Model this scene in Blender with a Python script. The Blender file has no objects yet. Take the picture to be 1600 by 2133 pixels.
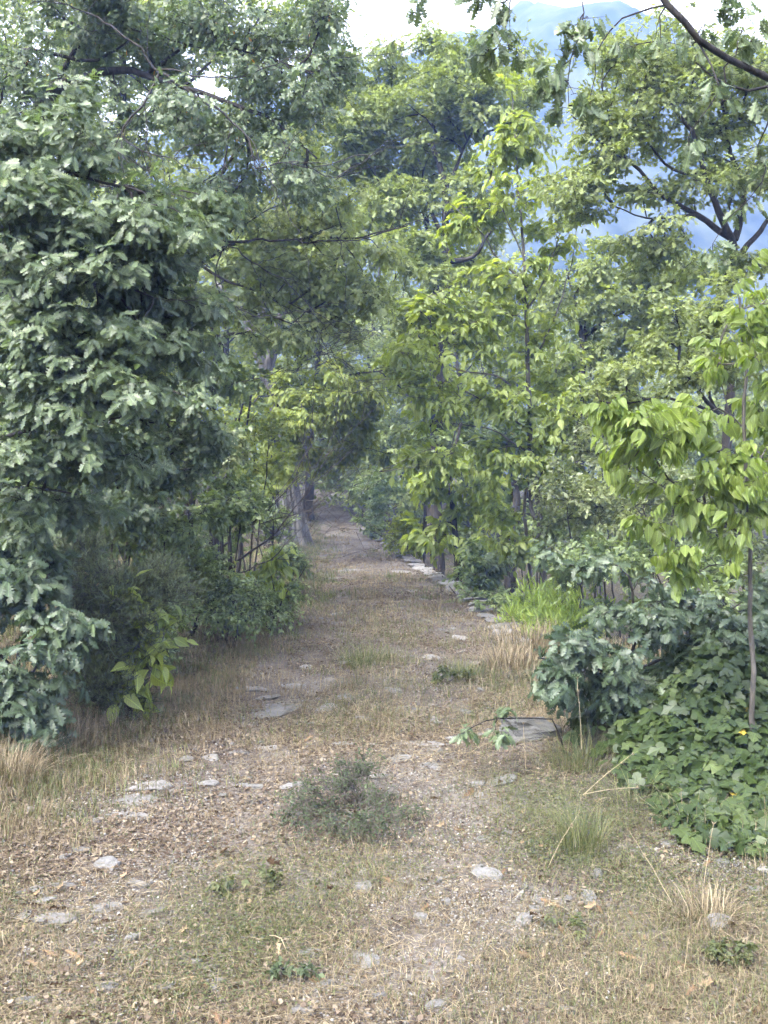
import bpy, math, random
import numpy as np
from mathutils import Matrix, Vector, noise as mnoise

rng = np.random.default_rng(7)
random.seed(7)
sc = bpy.context.scene
COL = sc.collection

# ------------------------------------------------------------------ camera, sky, sun, exposure
CAM_H = 1.5
HAZE = 0.0023
FPX = 2000.0          # focal length in pixels of the 1600 px wide photograph
HORY = 1000.0         # row of the horizon
cam_d = bpy.data.cameras.new('camera')
cam = bpy.data.objects.new('camera', cam_d)
COL.objects.link(cam)
cam.location = (0, 0, CAM_H)
cam.rotation_euler = (math.radians(90), 0, 0)
cam_d.sensor_fit = 'VERTICAL'
cam_d.sensor_height = 36.0
cam_d.lens = 36.0 * FPX / 2133.0
cam_d.shift_y = -(1066.5 - HORY) / 2133.0
cam_d.clip_start = 0.05
cam_d.clip_end = 3000
sc.camera = cam

SUN_EL, SUN_AZ = 50.0, -140.0     # degrees; azimuth clockwise from +Y
w = bpy.data.worlds.new('World'); sc.world = w
w.use_nodes = True
nt = w.node_tree
bg = nt.nodes['Background']
sky = nt.nodes.new('ShaderNodeTexSky')
sky.sky_type = 'NISHITA'; sky.sun_disc = False
sky.sun_elevation = math.radians(SUN_EL); sky.sun_rotation = math.radians(SUN_AZ)
sky.air_density = 1.0; sky.dust_density = 5.0; sky.ozone_density = 1.0
hs = nt.nodes.new('ShaderNodeHueSaturation'); hs.inputs['Saturation'].default_value = 0.09
hs.inputs['Value'].default_value = 1.0
nt.links.new(sky.outputs[0], hs.inputs['Color']); nt.links.new(hs.outputs[0], bg.inputs['Color'])
bg.inputs['Strength'].default_value = 0.15

sun_d = bpy.data.lights.new('sun', 'SUN'); sun_d.energy = .85; sun_d.angle = math.radians(22)
sun_d.color = (1.0, 0.93, 0.80)
sun = bpy.data.objects.new('sun', sun_d); COL.objects.link(sun)
az, el = math.radians(SUN_AZ), math.radians(SUN_EL)
sdir = Vector((math.sin(az) * math.cos(el), math.cos(az) * math.cos(el), math.sin(el)))
sun.rotation_euler = sdir.to_track_quat('Z', 'Y').to_euler()
sun.location = sdir * 40

sc.view_settings.view_transform = 'Standard'; sc.view_settings.look = 'None'
sc.view_settings.gamma = 1.0; sc.view_settings.use_curve_mapping = False
sc.view_settings.exposure = 3.15
sc.render.engine = 'CYCLES'
cy = sc.cycles
cy.max_bounces = 6; cy.diffuse_bounces = 5; cy.glossy_bounces = 2; cy.transmission_bounces = 7
cy.volume_bounces = 0; cy.transparent_max_bounces = 4
cy.use_denoising = True
cy.use_adaptive_sampling = True; cy.adaptive_threshold = 0.04; cy.adaptive_min_samples = 20
cy.denoising_input_passes = 'RGB_ALBEDO_NORMAL'
cy.sample_clamp_indirect = 4.0
cy.caustics_reflective = False; cy.caustics_refractive = False

# ------------------------------------------------------------------ helpers
def at(px, py, D):
    """photograph pixel + distance -> place in the world"""
    return np.array([(px - 800.0) / FPX * D, D, CAM_H - (py - HORY) / FPX * D])

def smooth(a, b, x):
    t = np.clip((x - a) / (b - a), 0, 1)
    return t * t * (3 - 2 * t)

def vnoise(x, y, f, seed=0.0):
    """cheap smooth 2-D noise from a few rotated sines"""
    x = np.asarray(x, float) * f + seed * 1.7; y = np.asarray(y, float) * f - seed * 2.3
    s = 0
    for i, (a, b, c) in enumerate([(1.0, .35, .1), (-.6, 1.1, 1.3), (.8, -1.4, 2.1), (1.9, 1.2, .7), (-2.3, 1.7, 4.0), (.4, 2.9, 5.1)]):
        s = s + np.sin(x * a + y * b + c + seed * (i + 1)) / (1 + .35 * i)
    return s / 4.0

PD = np.array([0, 4.0, 6.67, 10, 15, 20, 23, 30, 45, 60, 90])
PC = np.array([.0, -.05, -.08, .07, -.2, -.58, -.82, -1.45, -2.9, -6.5, -22.])
PW = np.array([1.7, 1.5, 1.25, 1.08, .92, .82, .75, .68, .7, .75, .8])
def path_c(y): return np.interp(y, PD, PC)
def path_w(y): return np.interp(y, PD, PW)

def height(x, y):
    x = np.asarray(x, float); y = np.asarray(y, float)
    base = np.interp(y, [0, 22, 25, 30, 40, 45, 70, 120, 300, 900], [0, 0, .12, .45, .85, 1.0, 2.2, 4.8, 2.0, -8])
    c = path_c(y); hw = path_w(y)
    l = np.maximum(0, (c - hw) - x); r = np.maximum(0, x - (c + hw + .12))
    bank = .10 * smooth(0, .8, l) + .24 * np.maximum(0, l - .8) * (l < 60) + (l >= 60) * .24 * 59.2
    bank = np.minimum(bank, 9.0) * smooth(2.0, 8, y)
    wall = smooth(8.3, 10.5, y) * (1 - smooth(26, 34, y))
    drop = -.85 * smooth(0, .28, r) * wall - .05 * np.minimum(np.maximum(0, r - 1), 60) * smooth(5, 12, y)
    moundr = .22 * smooth(.9, 2.2, r) * (1 - smooth(6.0, 8.3, y)) * smooth(3.0, 4.6, y)
    rel = .018 * vnoise(x, y, 2.1, 1) + .010 * vnoise(x, y, 6.3, 2) + .006 * vnoise(x, y, 17., 3)
    ruts = -.03 * np.exp(-((x - c + .62) / .28) ** 2) - .03 * np.exp(-((x - c - .62) / .28) ** 2)
    farn = .5 * vnoise(x, y, .12, 5) * smooth(15, 50, y)
    return base + bank + drop + moundr + rel * (1 + smooth(12, 40, y)) + ruts * smooth(3, 6, y) + farn * smooth(2, 8, l + r)

def tag(o, label=None, cat=None, group=None, kind=None):
    if label: o['label'] = label
    if cat: o['category'] = cat
    if group: o['group'] = group
    if kind: o['kind'] = kind
    return o

def empty(name, loc, label, cat, group=None):
    o = bpy.data.objects.new(name, None); COL.objects.link(o)
    o.location = [float(v) for v in loc]; o.empty_display_size = .2
    return tag(o, label, cat, group)

def np_mesh(name, V, loops, ltot, mat, attr=None, smoothf=True):
    me = bpy.data.meshes.new(name)
    V = np.ascontiguousarray(V, np.float32); loops = np.ascontiguousarray(loops, np.int32)
    ltot = np.ascontiguousarray(ltot, np.int32)
    me.vertices.add(len(V)); me.vertices.foreach_set('co', V.ravel())
    me.loops.add(len(loops)); me.loops.foreach_set('vertex_index', loops)
    me.polygons.add(len(ltot))
    ls = np.zeros(len(ltot), np.int32); ls[1:] = np.cumsum(ltot)[:-1]
    me.polygons.foreach_set('loop_start', ls); me.polygons.foreach_set('loop_total', ltot)
    me.polygons.foreach_set('use_smooth', np.full(len(ltot), smoothf))
    if attr is not None:
        a = me.attributes.new('lf', 'FLOAT_VECTOR', 'POINT')
        a.data.foreach_set('vector', np.ascontiguousarray(attr, np.float32).ravel())
    me.update(calc_edges=True)
    if mat: me.materials.append(mat)
    return me

def link(name, me, parent=None, kind=None, loc=None):
    o = bpy.data.objects.new(name, me); COL.objects.link(o)
    if parent: o.parent = parent
    if kind: o['kind'] = kind
    if loc is not None: o.location = [float(v) for v in loc]
    return o

# ------------------------------------------------------------------ materials
def new_mat(name):
    m = bpy.data.materials.new(name); m.use_nodes = True
    return m, m.node_tree, m.node_tree.nodes['Principled BSDF']

def ramp(t, stops, fac=None, interp='LINEAR'):
    r = t.nodes.new('ShaderNodeValToRGB'); r.color_ramp.interpolation = interp
    while len(r.color_ramp.elements) < len(stops): r.color_ramp.elements.new(.5)
    for e, (p, c) in zip(r.color_ramp.elements, stops): e.position = p; e.color = (*c, 1)
    if fac is not None: t.links.new(fac, r.inputs[0])
    return r

def tex(t, kind, scale, vec=None, **kw):
    n = t.nodes.new('ShaderNodeTex' + kind); n.inputs['Scale'].default_value = scale
    for k, v in kw.items():
        if k in n.inputs: n.inputs[k].default_value = v
    if vec is not None: t.links.new(vec, n.inputs['Vector'])
    return n

def mixc(t, fac, a, b, mode='MIX'):
    n = t.nodes.new('ShaderNodeMix'); n.data_type = 'RGBA'; n.blend_type = mode
    for sock, v in ((n.inputs[0], fac), (n.inputs[6], a), (n.inputs[7], b)):
        if hasattr(v, 'is_output'): t.links.new(v, sock)
        elif isinstance(v, tuple): sock.default_value = (*v, 1)
        else: sock.default_value = v
    return n.outputs[2]

def math_n(t, op, a, b=0.0, c=None):
    n = t.nodes.new('ShaderNodeMath'); n.operation = op
    for i, v in enumerate((a, b, c)):
        if v is None: continue
        if hasattr(v, 'is_output'): t.links.new(v, n.inputs[i])
        else: n.inputs[i].default_value = v
    return n.outputs[0]

LIFT = dict(oak_leaf=1.34, light_oak_leaf=1.6, sapling_leaf=1.05, bright_leaf=1.0, shrub_leaf=1.75, thicket_leaf=1.55, juniper_needle=1.6, ivy_leaf=.72)
def leaf_mat(name, stops, transl=.35, tcol=(1.5, 1.6, .5), rough=.42, spec=.5, veins=True):
    m, t, p = new_mat(name)
    k_ = LIFT.get(name, 1.0); stops = [(q_, tuple(v_ * k_ for v_ in c_)) for q_, c_ in stops]
    a = t.nodes.new('ShaderNodeAttribute'); a.attribute_name = 'lf'
    s = t.nodes.new('ShaderNodeSeparateXYZ'); t.links.new(a.outputs['Vector'], s.inputs[0])
    ai = t.nodes.new('ShaderNodeAttribute'); ai.attribute_type = 'INSTANCER'; ai.attribute_name = 'srnd'
    r = ramp(t, stops, math_n(t, 'MULTIPLY_ADD', ai.outputs['Fac'], .5, s.outputs[2]))
    col = r.outputs[0]
    tc = t.nodes.new('ShaderNodeTexCoord')
    nz = tex(t, 'Noise', 45., tc.outputs['Object'], Detail=2.0)
    col = mixc(t, .35, col, mixc(t, nz.outputs[0], (.25, .25, .25), (1.5, 1.5, 1.3)), 'MULTIPLY')
    if veins:
        ax = math_n(t, 'ABSOLUTE', s.outputs[0])
        mid = math_n(t, 'LESS_THAN', ax, .018)
        lat = math_n(t, 'SINE', math_n(t, 'MULTIPLY', math_n(t, 'SUBTRACT', s.outputs[1], math_n(t, 'MULTIPLY', ax, .9)), 62.))
        lat = math_n(t, 'MULTIPLY', math_n(t, 'GREATER_THAN', lat, .86), .35)
        v = math_n(t, 'MAXIMUM', math_n(t, 'MULTIPLY', mid, .6), lat)
        col = mixc(t, v, col, mixc(t, 1.0, col, (2.0, 2.1, 1.7), 'MULTIPLY'))
    t.links.new(col, p.inputs['Base Color'])
    p.inputs['Roughness'].default_value = rough
    p.inputs['Specular IOR Level'].default_value = spec
    tr = t.nodes.new('ShaderNodeBsdfTranslucent')
    t.links.new(mixc(t, 1.0, col, tcol, 'MULTIPLY'), tr.inputs['Color'])
    ms = t.nodes.new('ShaderNodeMixShader'); ms.inputs[0].default_value = transl
    out = t.nodes['Material Output']
    t.links.new(p.outputs[0], ms.inputs[1]); t.links.new(tr.outputs[0], ms.inputs[2])
    t.links.new(ms.outputs[0], out.inputs['Surface'])
    return m

M = {}
# dull grey-green downy oak
M['oak'] = leaf_mat('oak_leaf', [(0, (.034, .048, .026)), (.45, (.058, .080, .044)), (.85, (.088, .112, .056)), (.97, (.12, .15, .06)), (1, (.30, .14, .045))], .34, (1.4, 1.5, .75), .47, .5)
M['oak_light'] = leaf_mat('light_oak_leaf', [(0, (.066, .082, .036)), (.5, (.108, .130, .052)), (.9, (.155, .182, .068)), (1, (.24, .22, .08))], .46, (1.4, 1.45, .7), .5, .4, False)
M['sapling'] = leaf_mat('sapling_leaf', [(0, (.10, .130, .042)), (.5, (.165, .205, .060)), (.93, (.23, .265, .080)), (.98, (.33, .32, .07)), (1, (.42, .14, .06))], .50, (1.55, 1.55, .5), .45, .4)
M['shrub_oak'] = leaf_mat('shrub_oak_leaf', [(0, (.026, .042, .026)), (.5, (.046, .068, .040)), (1, (.075, .10, .052))], .30, (1.4, 1.5, .7), .45, .45)
M['near_sapling'] = leaf_mat('near_sapling_leaf', [(0, (.095, .135, .042)), (.5, (.155, .200, .058)), (.93, (.21, .255, .07)), (.98, (.33, .32, .07)), (1, (.42, .14, .06))], .50, (1.4, 1.5, .6), .5, .35)
M['bright'] = leaf_mat('bright_leaf', [(0, (.11, .145, .045)), (.5, (.19, .23, .065)), (1, (.28, .31, .09))], .50, (1.5, 1.5, .5), .5, .3, False)
M['shrub'] = leaf_mat('shrub_leaf', [(0, (.040, .056, .028)), (.5, (.075, .098, .042)), (.93, (.12, .15, .06)), (1, (.25, .18, .06))], .35, (1.5, 1.6, .6), .45, .5, False)
M['thicket'] = leaf_mat('thicket_leaf', [(0, (.058, .070, .036)), (.5, (.102, .118, .058)), (.9, (.150, .170, .080)), (1, (.24, .20, .12))], .38, (1.4, 1.5, .7), .42, .5, False)
M['juniper'] = leaf_mat('juniper_needle', [(0, (.030, .040, .018)), (.6, (.052, .064, .028)), (.9, (.08, .09, .04)), (1, (.13, .09, .045))], .10, (1.3, 1.4, .7), .6, .3, False)
M['ivy'] = leaf_mat('ivy_leaf', [(0, (.015, .028, .010)), (.5, (.040, .062, .020)), (.92, (.095, .125, .042)), (.97, (.11, .14, .05)), (1, (.50, .36, .05))], .25, (1.5, 1.6, .5), .45, .28)
M['herb'] = leaf_mat('herb_leaf', [(0, (.045, .062, .034)), (.5, (.068, .090, .050)), (1, (.10, .12, .07))], .3, (1.3, 1.5, .8), .6, .2, False)
M['weed'] = leaf_mat('weed_leaf', [(0, (.038, .052, .024)), (.5, (.070, .085, .036)), (1, (.14, .13, .060))], .35, (1.4, 1.5, .6), .55, .3, False)
M['dry_leaf'] = leaf_mat('dry_leaf', [(0, (.045, .028, .018)), (.4, (.095, .058, .036)), (.8, (.155, .108, .070)), (1, (.22, .165, .115))], .15, (1.2, 1., .8), .65, .2)
M['litter'] = leaf_mat('litter', [(0, (.030, .022, .018)), (.35, (.070, .048, .034)), (.7, (.125, .096, .075)), (.93, (.21, .172, .132)), (1, (.36, .30, .235))], .1, (1.1, 1., .8), .75, .15, False)
M['straw'] = leaf_mat('straw', [(0, (.07, .053, .033)), (.4, (.155, .122, .076)), (.8, (.255, .208, .138)), (1, (.40, .34, .245))], .25, (1.1, 1.05, .8), .6, .25, False)
M['green_blade'] = leaf_mat('green_blade', [(0, (.045, .062, .028)), (.4, (.080, .100, .045)), (.75, (.14, .145, .070)), (1, (.24, .21, .12))], .35, (1.3, 1.4, .6), .5, .3, False)

def bark_mat(name, a, b, scale=14., bump=.5, stretch=.22):
    m, t, p = new_mat(name)
    tc = t.nodes.new('ShaderNodeTexCoord'); mp = t.nodes.new('ShaderNodeMapping')
    mp.inputs['Scale'].default_value = (1, 1, stretch); t.links.new(tc.outputs['Object'], mp.inputs[0])
    n1 = tex(t, 'Noise', scale, mp.outputs[0], Detail=6.0, Roughness=.65)
    n2 = tex(t, 'Noise', 3.0, tc.outputs['Object'], Detail=3.0)
    f = math_n(t, 'MULTIPLY_ADD', n1.outputs[0], .8, math_n(t, 'MULTIPLY', n2.outputs[0], .3))
    r = ramp(t, [(.40, a), (.66, b)], f)
    t.links.new(r.outputs[0], p.inputs['Base Color']); p.inputs['Roughness'].default_value = .85
    p.inputs['Specular IOR Level'].default_value = .25
    bp = t.nodes.new('ShaderNodeBump'); bp.inputs['Strength'].default_value = bump; bp.inputs['Distance'].default_value = .03
    t.links.new(n1.outputs[0], bp.inputs['Height']); t.links.new(bp.outputs[0], p.inputs['Normal'])
    return m
M['bark'] = bark_mat('dark_bark', (.009, .008, .0075), (.040, .035, .032), 30.)
M['bark_grey'] = bark_mat('grey_bark', (.035, .031, .026), (.105, .095, .08), 30.)
M['bark_old'] = bark_mat('weathered_bark', (.03, .028, .026), (.17, .16, .15), 16., 1.0, .12)
M['deadwood'] = bark_mat('dead_wood', (.014, .012, .011), (.055, .047, .043), 30.)

def stone_mat(name, a, b, lichen=.3):
    m, t, p = new_mat(name)
    tc = t.nodes.new('ShaderNodeTexCoord'); oi = t.nodes.new('ShaderNodeObjectInfo')
    va = t.nodes.new('ShaderNodeVectorMath'); va.operation = 'ADD'
    t.links.new(tc.outputs['Object'], va.inputs[0])
    cmb = t.nodes.new('ShaderNodeCombineXYZ'); t.links.new(math_n(t, 'MULTIPLY', oi.outputs['Random'], 50.), cmb.inputs[0])
    t.links.new(cmb.outputs[0], va.inputs[1])
    v = va.outputs[0]
    n1 = tex(t, 'Noise', 5., v, Detail=8.0, Roughness=.7)
    n2 = tex(t, 'Noise', 28., v, Detail=5.0, Roughness=.7)
    n3 = tex(t, 'Noise', 9., v, Detail=3.0, Roughness=.6)
    col = ramp(t, [(.3, a), (.7, b)], n1.outputs[0]).outputs[0]
    col = mixc(t, .5, col, mixc(t, n2.outputs[0], (.3, .3, .3), (1.6, 1.6, 1.6)), 'MULTIPLY')
    lm = ramp(t, [(.56, (0, 0, 0)), (.64, (1, 1, 1))], n3.outputs[0]).outputs[0]
    col = mixc(t, math_n(t, 'MULTIPLY', lm, lichen), col, (.10, .085, .06))
    val = math_n(t, 'MULTIPLY_ADD', oi.outputs['Random'], .5, .75)
    cc = t.nodes.new('ShaderNodeCombineColor'); [t.links.new(val, cc.inputs[i]) for i in range(3)]
    col = mixc(t, 1.0, col, cc.outputs[0], 'MULTIPLY')
    t.links.new(col, p.inputs['Base Color']); p.inputs['Roughness'].default_value = .8
    bp = t.nodes.new('ShaderNodeBump'); bp.inputs['Strength'].default_value = .7; bp.inputs['Distance'].default_value = .02
    t.links.new(n2.outputs[0], bp.inputs['Height']); t.links.new(bp.outputs[0], p.inputs['Normal'])
    return m
M['stone'] = stone_mat('grey_schist', (.080, .077, .075), (.20, .193, .19), .5)
M['stone_pale'] = stone_mat('pale_stone', (.12, .116, .114), (.23, .226, .222), .3)
M['rock_dark'] = stone_mat('dark_rock', (.03, .03, .028), (.10, .098, .092), .6)

def ground_mat(name, gravel):
    m, t, p = new_mat(name)
    tc = t.nodes.new('ShaderNodeTexCoord'); v = tc.outputs['Object']
    n1 = tex(t, 'Noise', 1.3, v, Detail=6.0, Roughness=.6)
    n2 = tex(t, 'Noise', 16., v, Detail=6.0, Roughness=.7)
    vo = tex(t, 'Voronoi', 55., v); vo.feature = 'F1'
    vo2 = tex(t, 'Voronoi', 130., v)
    soil = ramp(t, [(.3, (.026, .021, .018)), (.52, (.055, .044, .037)), (.75, (.10, .082, .068))], n2.outputs[0]).outputs[0]
    grassy = ramp(t, [(.3, (.035, .036, .020)), (.6, (.080, .072, .042)), (.8, (.14, .118, .075))], n2.outputs[0]).outputs[0]
    gr = ramp(t, [(0, (.045, .042, .040)), (.5, (.12, .112, .107)), (1, (.26, .245, .235))], vo.outputs['Color']).outputs[0]
    gr2 = ramp(t, [(0, (.05, .040, .033)), (.5, (.11, .092, .080)), (1, (.22, .195, .17))], vo2.outputs['Color']).outputs[0]
    g = mixc(t, .5, gr, gr2)
    mask = ramp(t, [(.42, (0, 0, 0)), (.58, (1, 1, 1))], n1.outputs[0]).outputs[0]
    if gravel:
        col = mixc(t, math_n(t, 'MULTIPLY_ADD', mask, .55, .25), soil, g)
    else:
        col = mixc(t, math_n(t, 'MULTIPLY_ADD', mask, .5, .35), soil, grassy)
    t.links.new(col, p.inputs['Base Color']); p.inputs['Roughness'].default_value = .95
    p.inputs['Specular IOR Level'].default_value = .15
    bp = t.nodes.new('ShaderNodeBump'); bp.inputs['Strength'].default_value = .6; bp.inputs['Distance'].default_value = .012
    h = math_n(t, 'ADD', vo.outputs['Distance'], math_n(t, 'MULTIPLY', n2.outputs[0], 1.2))
    t.links.new(h, bp.inputs['Height']); t.links.new(bp.outputs[0], p.inputs['Normal'])
    return m
M['ground'] = ground_mat('forest_floor', False)
M['path'] = ground_mat('stony_path_soil', True)

m, t, p = new_mat('wooded_mountain')
tc = t.nodes.new('ShaderNodeTexCoord')
n1 = tex(t, 'Noise', .10, tc.outputs['Object'], Detail=7.0, Roughness=.6)
t.links.new(ramp(t, [(.42, (.008, .018, .018)), (.60, (.050, .060, .040))], n1.outputs[0]).outputs[0], p.inputs['Base Color'])
p.inputs['Roughness'].default_value = .95; M['mountain'] = m

# ------------------------------------------------------------------ ground sheet, path sheet, mountain
def grid_mesh(name, xs, ys, zf, mat, keep=None):
    X, Y = np.meshgrid(xs, ys); Z = zf(X, Y)
    V = np.stack([X.ravel(), Y.ravel(), Z.ravel()], 1)
    nx, ny = len(xs), len(ys)
    i = np.arange(nx * ny).reshape(ny, nx)
    q = np.stack([i[:-1, :-1], i[:-1, 1:], i[1:, 1:], i[1:, :-1]], -1).reshape(-1, 4)
    if keep is not None:
        q = q[keep(V[q].mean(1))]
    return np_mesh(name, V, q.ravel(), np.full(len(q), 4), mat)

half = np.concatenate([np.arange(0, 3.2, .08), np.arange(3.2, 9, .25), np.geomspace(9, 900, 45)])
gx = np.unique(np.round(np.concatenate([-half, half]), 4))
gy = np.concatenate([-np.geomspace(900, 1.2, 24), np.arange(-1, 12, .10), np.arange(12, 32, .25), np.geomspace(32, 1500, 70)])
def gz(X, Y):
    c = path_c(Y); hw = path_w(Y)
    inner = smooth(.02, .2, hw - np.abs(X - c)) * (Y > 1.2) * (Y < 88)
    return height(X, Y) - .03 * inner
g = link('ground', grid_mesh('ground', gx, gy, gz, M['ground'])); tag(g, kind='structure')

# the path: a sheet of its own that follows the centre line
u = np.linspace(-1, 1, 61); v = np.concatenate([np.arange(1.2, 14, .05), np.geomspace(14, 88, 110)])
U, Vv = np.meshgrid(u, v)
edge = 1 + .10 * vnoise(np.sign(U) * 3 + 0 * U, Vv, 1.9, 4)
X = path_c(Vv) + U * path_w(Vv) * edge
Z = height(X, Vv) + .004 - .035 * smooth(.86, 1.0, np.abs(U))
P = np.stack([X.ravel(), Vv.ravel(), Z.ravel()], 1); i = np.arange(P.shape[0]).reshape(U.shape)
q = np.stack([i[:-1, :-1], i[:-1, 1:], i[1:, 1:], i[1:, :-1]], -1).reshape(-1, 4)
path = link('path', np_mesh('path', P, q.ravel(), np.full(len(q), 4), M['path'])); tag(path, kind='structure')

# mountain behind the valley: ridge as seen over the right-hand trees
MD = 175.0
rx = np.array([-900, 300, 700, 900, 1000, 1060, 1085, 1120, 1150, 1190, 1225, 1270, 1330, 1400, 1500, 1700, 2100, 3000, 3800])
ry = np.array([700, 330, 190, 135, 110, 72, 58, 70, 78, 62, 50, 56, 75, 110, 130, 210, 330, 520, 800])
xs = np.arange(-160, 280, 1.6); s_ = np.linspace(0, 1, 60)
ridge = CAM_H - (np.interp(xs / MD * FPX + 800, rx, ry) - HORY) / FPX * MD
Xm, S = np.meshgrid(xs, s_)
ang = S * math.pi
prof = np.where(S < .62, np.sin(np.clip(S / .62, 0, 1) * math.pi / 2) ** 1.15, np.cos(np.clip((S - .62) / .38, 0, 1) * math.pi / 2))
Ym = MD - 76 + 122.6 * S + 9 * vnoise(Xm, S * 100, .04, 2)
Zm = -6 + (ridge[None, :] + 6) * prof
Zm = Zm + (vnoise(Xm, Ym, .10, 3) * 5 + vnoise(Xm, Ym, .35, 5) * 2.4 + vnoise(Xm, Ym, 1.5, 6) * .9) * np.sin(np.clip(S, 0, 1) * math.pi) ** .5 * np.where(abs(S - .62) < .06, .35, 1)
Pm = np.stack([Xm.ravel(), Ym.ravel(), Zm.ravel()], 1); i = np.arange(Pm.shape[0]).reshape(Xm.shape)
q = np.stack([i[:-1, :-1], i[:-1, 1:], i[1:, 1:], i[1:, :-1]], -1).reshape(-1, 4)
mt = link('mountain', np_mesh('mountain', Pm, q.ravel(), np.full(len(q), 4), M['mountain'])); tag(mt, kind='structure')

# ------------------------------------------------------------------ leaf shapes
def sheet_leaf(ys, xs, width=1., fold=.25, droop=.25, wob=0.0, seed=0, rnd=0.5):
    """leaf of unit length along +y, normal +z; rows of midrib + outline points"""
    ys = np.array(ys, float); xs = np.array(xs, float) * width; n = len(ys)
    r = np.random.default_rng(seed)
    V, A = [], []
    for k in range(n):
        zc = -droop * ys[k] ** 2
        V.append((0, ys[k], zc)); A.append((0, ys[k], rnd))
        for s in (-1, 1):
            V.append((s * xs[k], ys[k] + (0 if k in (0, n - 1) else .02 * r.normal()), zc + fold * xs[k] + wob * r.normal() * .5)); A.append((s * xs[k], ys[k], rnd))
    F = []
    for k in range(n - 1):
        a, b = 3 * k, 3 * (k + 1)
        if k == n - 2:
            F.append((a, a + 2, b)); F.append((a, b, a + 1))
        else:
            F.append((a, a + 2, b + 2, b)); F.append((a, b, b + 1, a + 1))
    return np.array(V, float), F, np.array(A, float)

def strip_unused(T):
    V, F, A = T
    used = sorted({i for f in F for i in f}); mp = {o: i for i, o in enumerate(used)}
    return V[used], [tuple(mp[i] for i in f) for f in F], A[used]

OAKY = [0, .10, .18, .26, .35, .44, .52, .61, .69, .78, .86, .94, 1]
OAKX = [.015, .035, .15, .045, .24, .07, .30, .08, .28, .085, .19, .06, 0]
OAK2Y = [0, .15, .27, .42, .55, .72, .84, 1]
OAK2X = [.015, .15, .05, .27, .08, .28, .10, 0]
OVY = [0, .12, .3, .52, .75, .9, 1]
OVX = [.01, .14, .24, .26, .16, .06, 0]
T = {}
def variants(name, fn, n):
    T[name] = [strip_unused(fn(k)) for k in range(n)]
variants('oak', lambda k: sheet_leaf(OAKY, OAKX, .95 + .1 * (k % 2), .12 + .12 * (k % 3), .08 + .16 * (k % 4), .03, k, .08 + .15 * k), 6)
variants('oak_mid', lambda k: sheet_leaf(OAK2Y, OAK2X, 1.05, .15 + .15 * (k % 2), .1 + .2 * (k % 3), .03, k), 3)
variants('oak_far', lambda k: sheet_leaf([0, .3, .5, .75, 1], [.02, .24, .14, .26, 0], 1.05, .2, .15 + .2 * k, .03, k), 2)
variants('ovate', lambda k: sheet_leaf(OVY, OVX, .95 + .12 * (k % 2), .25 + .2 * (k % 3), .15 + .2 * (k % 3), .01, k, .08 + .15 * k), 6)
variants('ovate_mid', lambda k: sheet_leaf([0, .25, .62, 1], [.02, .24, .22, 0], 1.0, .3, .2 + .2 * k, .01, k), 2)
variants('small', lambda k: sheet_leaf([0, .45, 1], [.03, .28, 0], 1.0, .35, .2, .0, k), 1)
variants('lance', lambda k: sheet_leaf([0, .3, .7, 1], [.02, .10, .075, 0], 1.0, .4, .35, .0, k), 1)
variants('needle', lambda k: sheet_leaf([0, .5, 1], [.02, .07, 0], 1.0, .3, .1, .0, k), 1)

def ivy_leaf(k):
    pts = [(0, .0), (.16, -.10), (.36, -.02), (.50, .18), (.34, .36), (.30, .52), (.42, .62), (.22, .74), (.10, .88), (0, 1.05)]
    V = [(0, .18, .0)]; A = [(0, .18, .06 + .155 * k)]
    r = np.random.default_rng(k + 50)
    ring = [(-x, y) for x, y in pts[1:-1]][::-1]
    ring = pts + ring
    for x, y in ring:
        x *= (.95 + .08 * r.normal()) * (1.0 if k % 3 else .85)
        V.append((x, y, -.18 * (abs(x) ** 1.5) * (1 + k % 3) - .18 * y * y + .10 * abs(x))); A.append((x, y, .06 + .155 * k))
    n = len(ring)
    F = [(0, 1 + (j + 1) % n, 1 + j) for j in range(n)]
    F = [(f[0], f[2], f[1]) for f in F]
    V = np.array(V, float)
    V[:, 0] *= 1.0
    return V, F, np.array(A, float)
T['ivy'] = [ivy_leaf(k) for k in range(6)]
def dry_leaf(k):
    V, F, A = sheet_leaf(OAKY, OAKX, .85, .5 * (1 if k % 2 else .25), .2 + .5 * (k % 3), .10, k + 9, .1 + .2 * k)
    r = np.random.default_rng(k); V[:, 2] += .12 * np.sin(V[:, 0] * 7 + k) + .1 * np.sin(V[:, 1] * 5 + k)
    return V, F, A
variants('dry', dry_leaf, 5)

def frames(axis, normal):
    """rotation matrices whose y column is the axis and z column close to the normal"""
    a = axis / (np.linalg.norm(axis, axis=1, keepdims=True) + 1e-9)
    n = normal - a * (normal * a).sum(1, keepdims=True)
    n = n / (np.linalg.norm(n, axis=1, keepdims=True) + 1e-9)
    s = np.cross(a, n)
    return np.stack([s, a, n], 2)

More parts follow.
